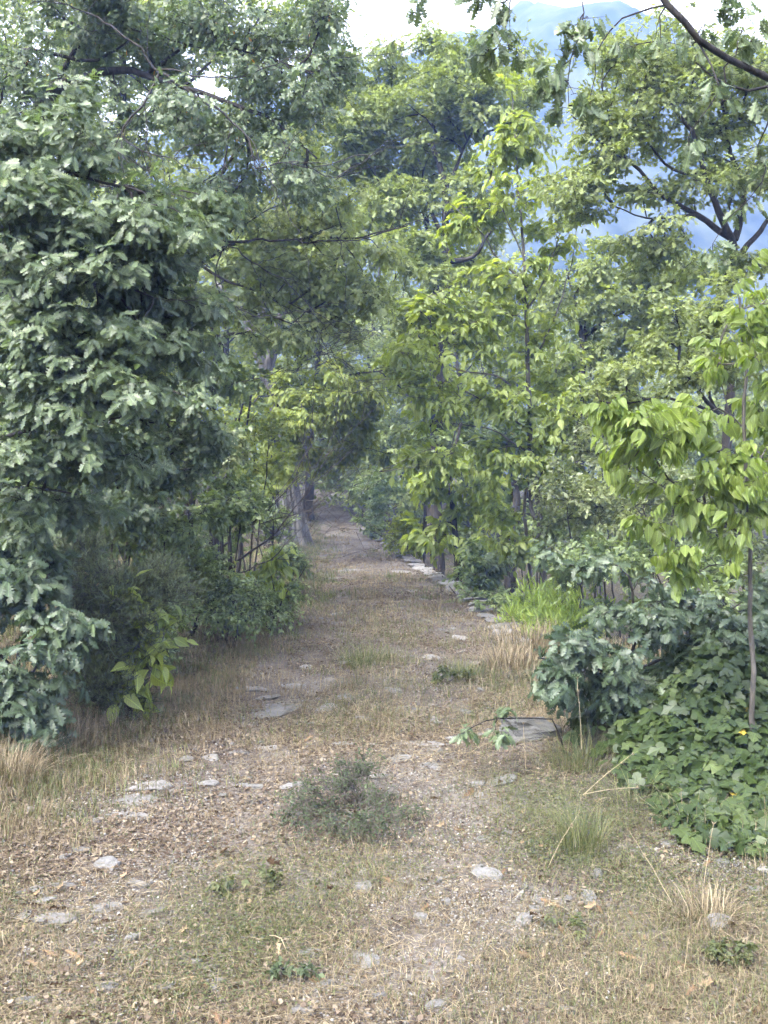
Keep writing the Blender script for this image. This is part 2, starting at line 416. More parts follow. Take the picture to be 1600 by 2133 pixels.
def leaves_mesh(name, tname, pos, R, size, rnd, mat, origin):
    TV = T[tname]; k = len(TV); Vs, Ls, Ts, As = [], [], [], []
    base = 0; which = rng.integers(0, k, len(pos))
    for j in range(k):
        idx = np.nonzero(which == j)[0]
        if not len(idx): continue
        V, F, A = TV[j]; nv = len(V)
        W = np.einsum('nij,vj->nvi', R[idx], V) * size[idx][:, None, None] + pos[idx][:, None, :] - origin
        at_ = np.broadcast_to(A[None], (len(idx), nv, 3)).copy(); at_[:, :, 2] = rnd[idx][:, None]
        fl = np.array([i for f in F for i in f]); ft = np.array([len(f) for f in F])
        off = base + np.arange(len(idx)) * nv
        Ls.append((fl[None] + off[:, None]).ravel()); Ts.append(np.tile(ft, len(idx)))
        Vs.append(W.reshape(-1, 3)); As.append(at_.reshape(-1, 3)); base += nv * len(idx)
    if not Vs: return None
    return np_mesh(name, np.concatenate(Vs), np.concatenate(Ls), np.concatenate(Ts), mat, np.concatenate(As))

LEAFMESH = {}
def leaf_objects(tname, mat, pos, R, size, rnd, parent, name='leaf'):
    key = (tname, mat.name)
    if key not in LEAFMESH:
        ms = []
        for V, F, A in T[tname]:
            ms.append(np_mesh('single_' + tname, V, [i for f in F for i in f], [len(f) for f in F], mat, A))
        LEAFMESH[key] = ms
    ms = LEAFMESH[key]; pl = np.array(parent.location)
    order = np.clip((rnd * len(ms)).astype(int), 0, len(ms) - 1)
    for i in range(len(pos)):
        o = bpy.data.objects.new(name, ms[order[i]]); COL.objects.link(o); o.parent = parent
        m = Matrix.Identity(4); s = float(size[i])
        for a in range(3):
            for b in range(3): m[a][b] = float(R[i, a, b]) * s
            m[a][3] = float(pos[i, a] - pl[a])
        o.matrix_basis = m

# ------------------------------------------------------------------ tubes
def tubes_mesh(name, polys, mat, origin, sides=5, rough=0.0):
    Vs, Fs = [], []; base = 0
    for pts, rad in polys:
        pts = np.asarray(pts, float); rad = np.asarray(rad, float); n = len(pts)
        if n < 2: continue
        k = sides if rad.max() > .010 else 3
        if rad.max() > .03: k = max(k, 9)
        d = np.gradient(pts, axis=0); d /= np.linalg.norm(d, axis=1, keepdims=True) + 1e-9
        ref = np.array([0.31, .95, .05]) if abs(d[:, 1]).mean() < .8 else np.array([1., .1, .2])
        s = np.cross(d, ref); s /= np.linalg.norm(s, axis=1, keepdims=True) + 1e-9
        t_ = np.cross(d, s)
        a = np.arange(k) / k * 2 * math.pi
        rr = rad[:, None] * np.ones(k)[None]
        if rough and k > 5:
            rr = rr * (1 + rough * np.sin(a * 3 + pts[:, 2:3] * 1.7) + rough * .6 * rng.normal(size=rr.shape))
        ring = pts[:, None, :] + rr[..., None] * (np.cos(a)[None, :, None] * s[:, None, :] + np.sin(a)[None, :, None] * t_[:, None, :])
        Vs.append(ring.reshape(-1, 3) - origin)
        i = base + np.arange(n * k).reshape(n, k); j = np.roll(i, -1, 1)
        Fs.append(np.stack([i[:-1], j[:-1], j[1:], i[1:]], -1).reshape(-1, 4))
        base += n * k
    if not Vs: return None
    F = np.concatenate(Fs)
    return np_mesh(name, np.concatenate(Vs), F.ravel(), np.full(len(F), 4), mat)

def spline(pts, step=.12, wob=0.0):
    pts = np.asarray(pts, float)
    if len(pts) == 2: pts = np.array([pts[0], pts.mean(0), pts[1]])
    P = np.vstack([2 * pts[0] - pts[1], pts, 2 * pts[-1] - pts[-2]]); out = []
    for i in range(1, len(P) - 2):
        n = max(2, int(np.linalg.norm(P[i + 1] - P[i]) / step))
        for s in np.arange(n) / n:
            out.append(.5 * (2 * P[i] + (P[i + 1] - P[i - 1]) * s + (2 * P[i - 1] - 5 * P[i] + 4 * P[i + 1] - P[i + 2]) * s * s + (3 * P[i] - P[i - 1] - 3 * P[i + 1] + P[i + 2]) * s ** 3))
    out.append(P[-2]); out = np.array(out)
    if wob:
        nn = np.cumsum(rng.normal(size=out.shape), 0); nn -= np.linspace(0, 1, len(out))[:, None] * nn[-1]
        out = out + nn * wob * .35
    return out

# ------------------------------------------------------------------ leafy sprays, tufts and litter set out by geometry nodes
def raw_mesh(parts):
    """parts: list of (V, faces, attr, material index)"""
    V, F, A, MI = [], [], [], []; b = 0
    for v_, f_, a_, mi in parts:
        V.append(v_); A.append(a_); F += [tuple(i + b for i in f) for f in f_]; MI += [mi] * len(f_); b += len(v_)
    return np.concatenate(V), F, np.concatenate(A), MI
def template_object(name, V, F, A, MI, mats, coll):
    me = np_mesh(name, V, [i for f in F for i in f], [len(f) for f in F], None, A)
    for m in mats: me.materials.append(m)
    me.polygons.foreach_set('material_index', np.array(MI, np.int32))
    o = bpy.data.objects.new(name, me); coll.objects.link(o)

def node_group_for(coll):
    g = bpy.data.node_groups.new('scatter_' + coll.name, 'GeometryNodeTree')
    g.interface.new_socket('Geometry', in_out='INPUT', socket_type='NodeSocketGeometry'); g.interface.new_socket('Geometry', in_out='OUTPUT', socket_type='NodeSocketGeometry')
    N_ = g.nodes; gi = N_.new('NodeGroupInput'); go = N_.new('NodeGroupOutput')
    ci = N_.new('GeometryNodeCollectionInfo'); ci.inputs['Collection'].default_value = coll; ci.inputs['Separate Children'].default_value = True; ci.inputs['Reset Children'].default_value = True
    ip = N_.new('GeometryNodeInstanceOnPoints'); ip.inputs['Pick Instance'].default_value = True
    def na(nm, ty):
        n_ = N_.new('GeometryNodeInputNamedAttribute'); n_.data_type = ty; n_.inputs['Name'].default_value = nm; return n_.outputs['Attribute']
    er = N_.new('FunctionNodeEulerToRotation')
    g.links.new(gi.outputs[0], ip.inputs['Points']); g.links.new(ci.outputs[0], ip.inputs['Instance'])
    g.links.new(na('vi', 'INT'), ip.inputs['Instance Index']); g.links.new(na('rot', 'FLOAT_VECTOR'), er.inputs[0]); g.links.new(er.outputs[0], ip.inputs['Rotation'])
    g.links.new(na('scl', 'FLOAT_VECTOR'), ip.inputs['Scale']); g.links.new(ip.outputs[0], go.inputs[0])
    return g
GROUPS = {}
def instanced(name, coll, pos, rot, scl, srnd, vi, parent=None, origin=None):
    me = bpy.data.meshes.new(name); n = len(pos)
    if origin is not None: pos = pos - origin
    me.vertices.add(n); me.vertices.foreach_set('co', np.ascontiguousarray(pos, np.float32).ravel())
    if np.ndim(scl) == 1: scl = np.repeat(np.asarray(scl)[:, None], 3, 1)
    for nm, ty, key, arr in (('rot', 'FLOAT_VECTOR', 'vector', rot), ('scl', 'FLOAT_VECTOR', 'vector', scl), ('srnd', 'FLOAT', 'value', srnd)):
        a = me.attributes.new(nm, ty, 'POINT'); a.data.foreach_set(key, np.ascontiguousarray(arr, np.float32).ravel())
    a = me.attributes.new('vi', 'INT', 'POINT'); a.data.foreach_set('value', np.ascontiguousarray(vi, np.int32))
    o = link(name, me, parent, 'stuff')
    if coll.name not in GROUPS: GROUPS[coll.name] = node_group_for(coll)
    md = o.modifiers.new('scatter', 'NODES'); md.node_group = GROUPS[coll.name]
    return o

def leaf_axes(st, ax0, side, tot):
    rad = rng.normal(size=(tot, 3)); rad /= np.linalg.norm(rad, axis=1, keepdims=True)
    if st == 'hang': axd = ax0 * .5 + side * .6 + rad * .4 + np.array([0, 0, -.45]); nor = ax0 * .75 + np.array([0, 0, .65]) + rng.normal(size=(tot, 3)) * .5
    elif st == 'flat': axd = ax0 * .6 + side * .7 + rad * .55 + np.array([0, 0, -.25]); nor = np.array([0, 0, 1.]) + rng.normal(size=(tot, 3)) * .45
    elif st == 'droop': axd = ax0 * .25 + side * .38 + rad * .42 + np.array([0, 0, -1.]); nor = side * .9 + rad * .8 + np.array([0, 0, .35])
    elif st == 'spray': axd = ax0 * .55 + side * .75 + rad * .25 + np.array([0, 0, -.42]); nor = np.array([0, 0, .9]) + rng.normal(size=(tot, 3)) * .33
    elif st == 'up': axd = ax0 * .5 + rad * .6 + np.array([0, 0, .8]); nor = rng.normal(size=(tot, 3))
    else: axd = rad + ax0 * .3; nor = rng.normal(size=(tot, 3))
    return frames(axd, nor)
SPR = {}
def sprays(leaf, bark):
    """five shoots of one kind: a fan of twiglets, leaves set left and right along each; local x is the shoot's way, z is up"""
    key = (leaf['t'], leaf['mat'], leaf['size'], leaf['n'], leaf.get('style'), leaf.get('spread'), leaf.get('along'), bark, leaf.get('odd'))
    if key in SPR: return SPR[key]
    coll = bpy.data.collections.new('sprays_%02d' % len(SPR)); out = []
    fine = leaf['mat'] in ('oak', 'oak_light')
    S = leaf['size'] * (.84 if fine else 1); n = int(leaf['n'] * (1.3 if fine else 1)); al = leaf.get('along', S * 2.2); sp = leaf.get('spread', S * .8); tname = leaf['t']
    for v in range(5):
        nt_ = max(1, int(round(n / 7))); tw = []; P, AX, SD = [], [], []
        for k in range(nt_):
            st0 = np.array([-al * rng.random() * .8, 0, 0]); d = np.array([1., rng.normal() * .75 * min(1.6, sp / al + .4), rng.normal() * .5]); d /= np.linalg.norm(d)
            L = max(al, sp) * rng.uniform(.55, 1.1); end = st0 + d * L + np.array([0, 0, -.06 * L]); mid = (st0 + end) / 2 + np.array([0, 0, .08 * L]) + rng.normal(size=3) * .04 * L
            m_ = n // nt_ + (k < n % nt_)
            s_ = np.sort(rng.random(m_) * .75 + .25)[:, None]; s_[-1:] = 1
            pp = (1 - s_) ** 2 * st0 + 2 * s_ * (1 - s_) * mid + s_ ** 2 * end
            sd = np.cross(d, [0, 0, 1.]); sd /= np.linalg.norm(sd) + 1e-9
            sg = np.where(np.arange(m_) % 2 == 0, 1, -1)[:, None] * np.where(s_ > .97, .2, 1.)
            P.append(pp + rng.normal(size=(m_, 3)) * S * .10); AX.append(np.repeat(d[None], m_, 0)); SD.append(sd[None] * sg)
            tw.append(np.array([st0, mid * .5 + (st0 + end) * .25, end]))
        P = np.concatenate(P); AX = np.concatenate(AX); SD = np.concatenate(SD); tot = len(P)
        R = leaf_axes(leaf.get('style', 'flat'), AX, SD, tot); size = S * (.42 + .9 * rng.random(tot) ** .9); rnd = rng.random(tot) * .49
        rnd[rng.random(tot) < leaf.get('odd', .0012)] = 1.2
        parts = []; wh = rng.integers(0, len(T[tname]), tot)
        for i in range(tot):
            V, F, A = T[tname][wh[i]]; A = A.copy(); A[:, 2] = rnd[i]; parts.append(((V * size[i]) @ R[i].T + P[i], F, A, 0))
        rt_ = max(.0011, S * .012)
        for q in tw:
            a3 = np.array([0, 2.1, 4.2]); o3 = np.stack([0 * a3, np.cos(a3), np.sin(a3)], 1)
            V = np.concatenate([q[0] + o3 * rt_ * 1.3, q[1] + o3 * rt_, q[2] + o3 * rt_ * .5]); F = [(a + 3 * b, (a + 1) % 3 + 3 * b, (a + 1) % 3 + 3 * b + 3, a + 3 * b + 3) for b in (0, 1) for a in range(3)]
            parts.append((V, F, np.zeros((9, 3)), 1))
        V, F, A, MI = raw_mesh(parts); template_object('spray_%02d_%d' % (len(SPR), v), V, F, A, MI, [M[leaf['mat']], M[bark]], coll)
        out.append((P, R, size, rnd, tw))
    SPR[key] = (coll, out); return SPR[key]

# ------------------------------------------------------------------ plants
STATS = {}
def blob_points(blobs, clump=7, gap=.55):
    """targets for twigs: clumps inside ellipsoids given as (px, py, rx, ry, D, depth, n)"""
    out = []
    for px, py, rx_, ry_, D, dep, n in blobs:
        c = at(px, py, D); r = np.array([rx_ * D / FPX, dep, ry_ * D / FPX])
        nc = max(3, n // clump)
        q = rng.normal(size=(nc, 3)); q /= np.linalg.norm(q, axis=1, keepdims=True)
        q *= rng.random((nc, 1)) ** .40
        cl = q[rng.integers(0, nc, n)] + rng.normal(size=(n, 3)) * .16 * gap / .55
        out.append(c + cl * r)
    return np.concatenate(out)

def plant(name, label, cat, base, limbs, blobs, leaf, group=None, bark='bark', rt=.0018, twig_gap=.09, flow=.28,
          sink=0.0, trunk_first=True, hang=0.0, clump=7, gap=.55, stem_name='trunk'):
    """limbs: list of (points, r0, r1) - the first is the trunk. leaf: dict(t,mat,size,n,spread,style,objs)"""
    base = np.asarray(base, float)
    root = empty(name, base, label, cat, group)
    N = []; par = []; plen = []; dirs = []; expl = []
    first = True
    for li, (pts, r0, r1) in enumerate(limbs):
        p = spline(pts, .10 if len(pts) < 9 else .15, .02)
        rr = r0 + (r1 - r0) * np.linspace(0, 1, len(p)) ** .85
        if li == 0 and trunk_first and stem_name == 'trunk':
            fl = np.exp(-np.linalg.norm(p - p[0], axis=1) / (r0 * 2.2)); rr = rr * (1 + .55 * fl)
        b0 = len(N)
        if first: pi = -1; l0 = 0
        else:
            A = np.array(N); k = int(np.argmin(((A - p[0]) ** 2).sum(1))); pi = k; l0 = plen[k]; p[0] = .5 * p[0] + .5 * A[k]
        for i in range(len(p)):
            N.append(p[i]); par.append(pi if i == 0 else b0 + i - 1)
            l0 += 0 if i == 0 else np.linalg.norm(p[i] - p[i - 1]); plen.append(l0 * .35)
            dd = p[min(i + 1, len(p) - 1)] - p[max(i - 1, 0)]; dirs.append(dd / (np.linalg.norm(dd) + 1e-9))
        me = tubes_mesh(stem_name if li == 0 else 'limb', [(p, rr)], M[bark], base, 8, .05)
        link(stem_name if li == 0 else 'limb', me, root)
        first = False
    n_ex = len(N)
    tg = blob_points(blobs, clump, gap) if blobs else np.zeros((0, 3))
    if len(tg):
        keep = tg[:, 2] > height(tg[:, 0], tg[:, 1]) + .04
        tg = tg[keep]
    A = np.array(N)
    if len(tg):
        d0 = np.array([((A[::2] - t_) ** 2).sum(1).min() for t_ in tg])
        tg = tg[np.argsort(d0)]
    cap = n_ex + len(tg) * 14
    NA = np.zeros((cap, 3)); NA[:n_ex] = A; PL = np.zeros(cap); PL[:n_ex] = plen; DA = np.zeros((cap, 3)); DA[:n_ex] = dirs
    PAR = np.full(cap, -1); PAR[:n_ex] = par; n = n_ex
    tubes = []; tips = np.zeros((len(tg), 3)); tdir = np.zeros((len(tg), 3)); tlen = np.zeros(len(tg))
    for ti, t_ in enumerate(tg):
        df = t_ - NA[:n]; d = np.sqrt((df ** 2).sum(1)) + 1e-6
        cs = (df * DA[:n]).sum(1) / d
        cost = d * (1.25 - .35 * cs) + flow * PL[:n]
        k = int(np.argmin(cost)); L = d[k]
        m_ = int(np.clip(L / (twig_gap * 1.4), 2, 9)); s = np.arange(1, m_ + 1)[:, None] / m_
        p0 = NA[k]; p1 = p0 + DA[k] * L * .35 + np.array([0, 0, .06 * L]); p2 = t_ - (t_ - p0) * .3 + np.array([0, 0, .10 * L + hang])
        pts = (1 - s) ** 3 * p0 + 3 * (1 - s) ** 2 * s * p1 + 3 * (1 - s) * s * s * p2 + s ** 3 * t_
        pts[:-1] += rng.normal(size=(m_ - 1, 3)) * .05 * L / m_ * 1.5
        NA[n:n + m_] = pts; PAR[n] = k; PAR[n + 1:n + m_] = np.arange(n, n + m_ - 1)
        PL[n:n + m_] = PL[k] + np.cumsum(np.full(m_, L / m_))
        allp = np.vstack([p0, pts]); dd = np.diff(allp, axis=0); dd /= np.linalg.norm(dd, axis=1, keepdims=True) + 1e-9
        DA[n:n + m_] = dd
        tubes.append((k, n, m_)); tips[ti] = t_; tdir[ti] = dd[-1]; tlen[ti] = L
        n += m_
    cnt = np.zeros(n)
    for k, a, m_ in tubes: cnt[a + m_ - 1] += 1
    for i in range(n - 1, n_ex - 1, -1):
        if PAR[i] >= 0: cnt[PAR[i]] += cnt[i]
    R_ = rt * np.maximum(cnt, 1) ** .46
    tl = []
    for k, a, m_ in tubes:
        ids = np.arange(a, a + m_); rr = np.concatenate([[R_[a] * 1.05], R_[ids]]); rr[-1] *= .6
        tl.append((np.vstack([NA[k], NA[ids]]), rr))
    me = tubes_mesh('branches', tl, M[bark], base, 5)
    if me: tag(link('branches', me, root), kind='stuff')
    if leaf and len(tg):
        ok = tips[:, 2] > height(tips[:, 0], tips[:, 1]) + .02
        tips, tdir = tips[ok], tdir[ok]; nt_ = len(tips)
        coll, tpl = sprays(leaf, bark)
        if leaf.get('style') == 'hang': tdir = tdir + np.array(leaf.get('face', (.3, -.75, 0.))); tdir /= np.linalg.norm(tdir, axis=1, keepdims=True)
        yaw = np.arctan2(tdir[:, 1], tdir[:, 0]) + rng.normal(size=nt_) * .35; pitch = np.arcsin(np.clip(tdir[:, 2], -1, 1)) * .65 + rng.normal(size=nt_) * .16
        roll = rng.normal(size=nt_) * .28; scl = rng.uniform(.8, 1.2, nt_); vi = rng.integers(0, 5, nt_); sr = np.clip(rng.random(nt_) * .9 + .05, 0, 1)
        rest = np.ones(nt_, bool); k = leaf.get('objs', 0)
        if k:
            D = tips[:, 1]; px = 800 + FPX * tips[:, 0] / D; py = HORY - FPX * (tips[:, 2] - CAM_H) / D
            vis = (px > 10) & (px < 1590) & (py > 10) & (py < 2133)
            idx = np.argsort(-np.where(vis, 1 / D, 0) * (1 + .03 * rng.random(nt_)))[:max(1, k // leaf['n'])]
            idx = idx[vis[idx]]; rest[idx] = False; extra = []
            for i in idx:
                cz, sz_, cp, sp_, cr, sr_ = math.cos(yaw[i]), math.sin(yaw[i]), math.cos(-pitch[i]), math.sin(-pitch[i]), math.cos(roll[i]), math.sin(roll[i])
                RM = np.array([[cz, -sz_, 0], [sz_, cz, 0], [0, 0, 1]]) @ np.array([[cp, 0, sp_], [0, 1, 0], [-sp_, 0, cp]]) @ np.array([[1, 0, 0], [0, cr, -sr_], [0, sr_, cr]])
                P, R, size, rnd, tw = tpl[vi[i]]
                leaf_objects(leaf['t'], M[leaf['mat']], (P * scl[i]) @ RM.T + tips[i], RM[None] @ R, size * scl[i], np.clip(rnd + .5 * sr[i], 0, .999), root)
                for q in tw: extra.append(((q * scl[i]) @ RM.T + tips[i], np.array([1.3, 1, .5]) * max(.0011, leaf['size'] * .012)))
            tag(link('twigs', tubes_mesh('twigs', extra, M[bark], base, 3), root), kind='stuff')
        if rest.any(): instanced('crown', coll, tips[rest], np.stack([roll, -pitch, yaw], 1)[rest], scl[rest], sr[rest], vi[rest], root, base)
    return root

def G(px, D, dz=0.0):
    """a point on the ground under that column of the photograph"""
    x = (px - 800) / FPX * D
    return np.array([x, D, float(height(x, D)) + dz])

# ------------------------------------------------------------------ the air
bx = bpy.data.meshes.new('haze')
hx0, hx1, hy0, hy1, hz0, hz1 = -960, 960, -960, 1560, -60, 96
hv = [(x, y, z) for x in (hx0, hx1) for y in (hy0, hy1) for z in (hz0, hz1)]
bx.from_pydata(hv, [], [(0, 1, 3, 2), (4, 6, 7, 5), (0, 4, 5, 1), (2, 3, 7, 6), (0, 2, 6, 4), (1, 5, 7, 3)])
hm = bpy.data.materials.new('haze_air'); hm.use_nodes = True; hn = hm.node_tree
hn.nodes.remove(hn.nodes['Principled BSDF'])
pv = hn.nodes.new('ShaderNodeVolumePrincipled'); pv.inputs['Color'].default_value = (.24, .41, .97, 1)
pv.inputs['Density'].default_value = HAZE
hn.links.new(pv.outputs[0], hn.nodes['Material Output'].inputs['Volume'])
bx.materials.append(hm); hz = link('haze', bx); tag(hz, kind='stuff')

# ------------------------------------------------------------------ stones of the path and the dry-stone edge
def rock_mesh(name, seed, sx, sy, sz, mat, sub=2, cuts=9, rough=.05, flat=.55):
    import bmesh
    bm = bmesh.new(); bmesh.ops.create_icosphere(bm, subdivisions=sub, radius=1.0)
    r = np.random.default_rng(seed)
    V = np.array([v.co[:] for v in bm.verts])
    for _ in range(cuts):
        n_ = r.normal(size=3); n_[2] *= .6; n_ /= np.linalg.norm(n_); d = r.uniform(.5, .85)
        s = np.maximum(0, V @ n_ - d); V -= s[:, None] * n_
    V[:, 2] = np.clip(V[:, 2], -flat, flat)
    V += V * (rough * np.array([mnoise.noise(Vector(p_ * 2.3 + seed)) for p_ in V]))[:, None] * 2.0
    if sub > 3: V += V * (.05 * np.array([mnoise.noise(Vector((p_[0] * 3 + seed, p_[1] * 3, p_[2] * 14))) for p_ in V]))[:, None]
    V[:, 2] += .05 * np.array([mnoise.noise(Vector(p_ * 5 + seed)) for p_ in V])
    V *= np.array([sx, sy, sz])
    me = bpy.data.meshes.new(name); bm.to_mesh(me); bm.free()
    me.vertices.foreach_set('co', V.astype(np.float32).ravel()); me.update(); me.materials.append(M[mat])
    return me
SLAB = [rock_mesh('slab', 20 + i, .5, .5, .5, 'stone', 3 if i < 3 else 2, 8, .06, .5) for i in range(8)]
SLABP = [rock_mesh('slab_pale', 40 + i, .5, .5, .5, 'stone_pale', 3 if i < 2 else 2, 8, .06, .5) for i in range(5)]

def put_stone(px, py, w_px, h_px, pale=False, thick=.05, parent=path, name='stone', up=.45, yaw=None, tilt=.06):
    D = (CAM_H) * FPX / (py - HORY)
    for _ in range(6):
        x = (px - 800) / FPX * D; z = float(height(x, D)); D = (CAM_H - z) * FPX / (py - HORY)
    wx = w_px / FPX * D; wy = np.clip(h_px / FPX * D * D / CAM_H, wx * .35, wx * 1.3)
    ms = SLABP if pale else SLAB
    o = link(name, ms[int(rng.integers(len(ms)))], parent)
    o.location = (float(x), float(D), z + thick * (up - .5) + .012)
    o.scale = (wx, float(wy), thick)
    o.rotation_euler = (rng.normal() * tilt, rng.normal() * tilt, rng.uniform(-.5, .5) if yaw is None else yaw)
    return o
stones = [(575, 1480, 130, 34, 0), (535, 1437, 80, 14, 0), (680, 1475, 70, 14, 1), (720, 1455, 40, 10, 0), (610, 1430, 60, 12, 0),
          (870, 1552, 190, 16, 0), (830, 1582, 92, 12, 1), (715, 1552, 60, 9, 1), (905, 1565, 60, 12, 0), (560, 1562, 70, 8, 1),
          (500, 1570, 60, 8, 0), (440, 1582, 46, 12, 1), (385, 1584, 40, 12, 0), (310, 1640, 110, 26, 0), (285, 1668, 120, 20, 0), (270, 1702, 140, 10, 0),
          (205, 1712, 26, 10, 0), (170, 1774, 50, 9, 0), (430, 1635, 60, 12, 0), (520, 1640, 70, 8, 1), (600, 1640, 50, 9, 1), (465, 1660, 40, 8, 0),
          (130, 1850, 90, 12, 0), (60, 1860, 100, 9, 1), (290, 1845, 90, 14, 0), (220, 1895, 90, 14, 0), (120, 1920, 150, 18, 0), (50, 1915, 50, 26, 0),
          (320, 1905, 90, 10, 0), (280, 1957, 50, 10, 1), (100, 1880, 60, 10, 1), (60, 1690, 40, 8, 1),
          (645, 1990, 60, 20, 1), (410, 2008, 42, 13, 0), (308, 2010, 22, 14, 0), (353, 1985, 18, 12, 1), (455, 2055, 50, 20, 0), (345, 2063, 50, 22, 0),
          (762, 2003, 66, 34, 1), (682, 2054, 32, 18, 0), (758, 1850, 52, 20, 0), (755, 1820, 26, 18, 1), (1225, 1872, 54, 30, 1), (1182, 1876, 24, 20, 0),
          (1125, 1882, 34, 14, 0), (1115, 1897, 30, 12, 1), (1090, 1918, 66, 26, 1), (1095, 1853, 22, 8, 0), (1010, 1752, 44, 12, 0), (1055, 1738, 30, 10, 1),
          (995, 1810, 30, 10, 1), (930, 1882, 26, 12, 0), (915, 1838, 22, 10, 1), (880, 1915, 40, 12, 1), (990, 1658, 40, 10, 1), (1045, 1630, 80, 24, 0),
          (1460, 1757, 90, 18, 1), (1400, 1762, 50, 14, 1), (1515, 1718, 60, 18, 1), (1570, 1858, 50, 14, 0), (1510, 1800, 40, 12, 0), (905, 2098, 60, 16, 0),
          (640, 2110, 80, 20, 0), (230, 2060, 50, 22, 0), (60, 2090, 60, 16, 0), (790, 2080, 50, 12, 0), (1180, 2110, 50, 12, 0),
          (690, 1420, 40, 9, 0), (760, 1500, 50, 10, 0), (640, 1510, 60, 10, 0), (850, 1480, 50, 12, 0), (900, 1500, 40, 10, 1), (820, 1440, 50, 10, 0),
          (790, 1620, 60, 12, 0), (900, 1600, 70, 12, 0), (870, 1280, 30, 9, 0), (960, 1330, 50, 8, 1), (900, 1372, 60, 8, 0), (640, 1392, 40, 10, 0),
          (560, 1455, 60, 12, 0), (740, 1190, 90, 5, 0), (830, 1192, 70, 5, 0), (700, 1205, 60, 4, 0), (860, 1232, 40, 6, 0), (880, 1250, 34, 6, 0), (700, 1280, 50, 5, 1)]
for s in stones: put_stone(s[0], s[1], s[2] * .98, s[3] * 1.1, bool(s[4]), thick=.035 + .02 * rng.random(), up=.32)
for _ in range(80):    # smaller ones sown along the two wheel tracks and bare patches
    D = 3 + 10 * rng.random() ** 1.4; c = path_c(D); side = rng.choice([-1, 1])
    x = c + side * .62 + rng.normal() * .28 if D > 5 else rng.uniform(-1.3, 1.5)
    s = .03 + .09 * rng.random() ** 2; ms = SLABP if rng.random() < .3 else SLAB
    o = link('stone', ms[int(rng.integers(2, len(ms)))], path); o.location = (float(x), float(D), float(height(x, D)) + .008)
    o.scale = (s * 1.3, s, s * rng.uniform(.3, .6)); o.rotation_euler = (rng.normal() * .15, rng.normal() * .15, rng.uniform(0, 6))

# dry-stone edge that carries the right side of the path
ye = 9.0; wall = empty('stone_wall', (path_c(10.) + path_w(10.), 10., height(1.1, 10.)), 'low dry stone retaining wall of flat grey slabs along the right edge of the path', 'wall')
wl = np.array(wall.location)
y = 8.6; courses = [(0, .015), (1, -.08), (2, -.17), (3, -.27)]
while y < 27:
    step = rng.uniform(.22, .48)
    for cix, dz in courses:
        if cix == 3 and y > 16: continue
        if cix == 0 and rng.random() < .12: continue
        ln = step * rng.uniform(.9, 1.25); dp = rng.uniform(.2, .36)
        yy = y + step / 2 + rng.normal() * .04; x = path_c(yy) + path_w(yy) + .08 + rng.normal() * .03 + .015 * cix
        ms = SLABP if rng.random() < .12 and cix == 0 else SLAB
        o = link('stone', ms[int(rng.integers(len(ms)))], wall)
        o.location = (float(x - wl[0]), float(yy - wl[1]), float(height(x - .3, yy) + dz + .02 - wl[2]))
        o.scale = (dp * 1.15, ln, rng.uniform(.07, .13)); sl = (path_c(yy + .5) + path_w(yy + .5) - path_c(yy - .5) - path_w(yy - .5))
        o.rotation_euler = (rng.normal() * .05, rng.normal() * .06 - (.05 if cix == 0 else 0), -math.atan(sl) + rng.normal() * .15)
    y += step

def boulder(px, py, w_px, h_px, D, label, mat='rock_dark', seed=1, dep=.8, sub=4):
    c = at(px, py, D); wx = w_px / FPX * D; hz_ = h_px / FPX * D
    me = rock_mesh('boulder', seed, wx / 2, wx * dep / 2, hz_ * .75, mat, 5 if sub > 3 else 4, 22, .12, .95)
    o = link('boulder', me, None, None, (c[0], c[1] + wx * dep * .3, c[2] - hz_ * .1)); return tag(o, label, 'boulder')
boulder(1115, 1530, 200, 46, 5.5, 'dark low rock with pale broken edge beside the ivy at the path edge', 'rock_dark', 3, .7)
boulder(1200, 1395, 90, 46, 7.0, 'grey rounded rock showing behind the oak shrub leaves', 'stone', 8, .8, 3)
boulder(1225, 1450, 70, 36, 6.3, 'pale rock half hidden between the ivy and the oak shrub', 'stone_pale', 9, .8, 3)
boulder(1420, 1735, 260, 36, 4.15, 'flat dark bedrock slab breaking out below the ivy', 'rock_dark', 5, .75)
boulder(1560, 1765, 150, 30, 3.95, 'flat dark rock at the right border under trailing ivy leaves', 'rock_dark', 6, .8)
boulder(575, 1090, 80, 170, 21.8, 'grey rock face standing left of the old trunk', 'stone', 12, .9)

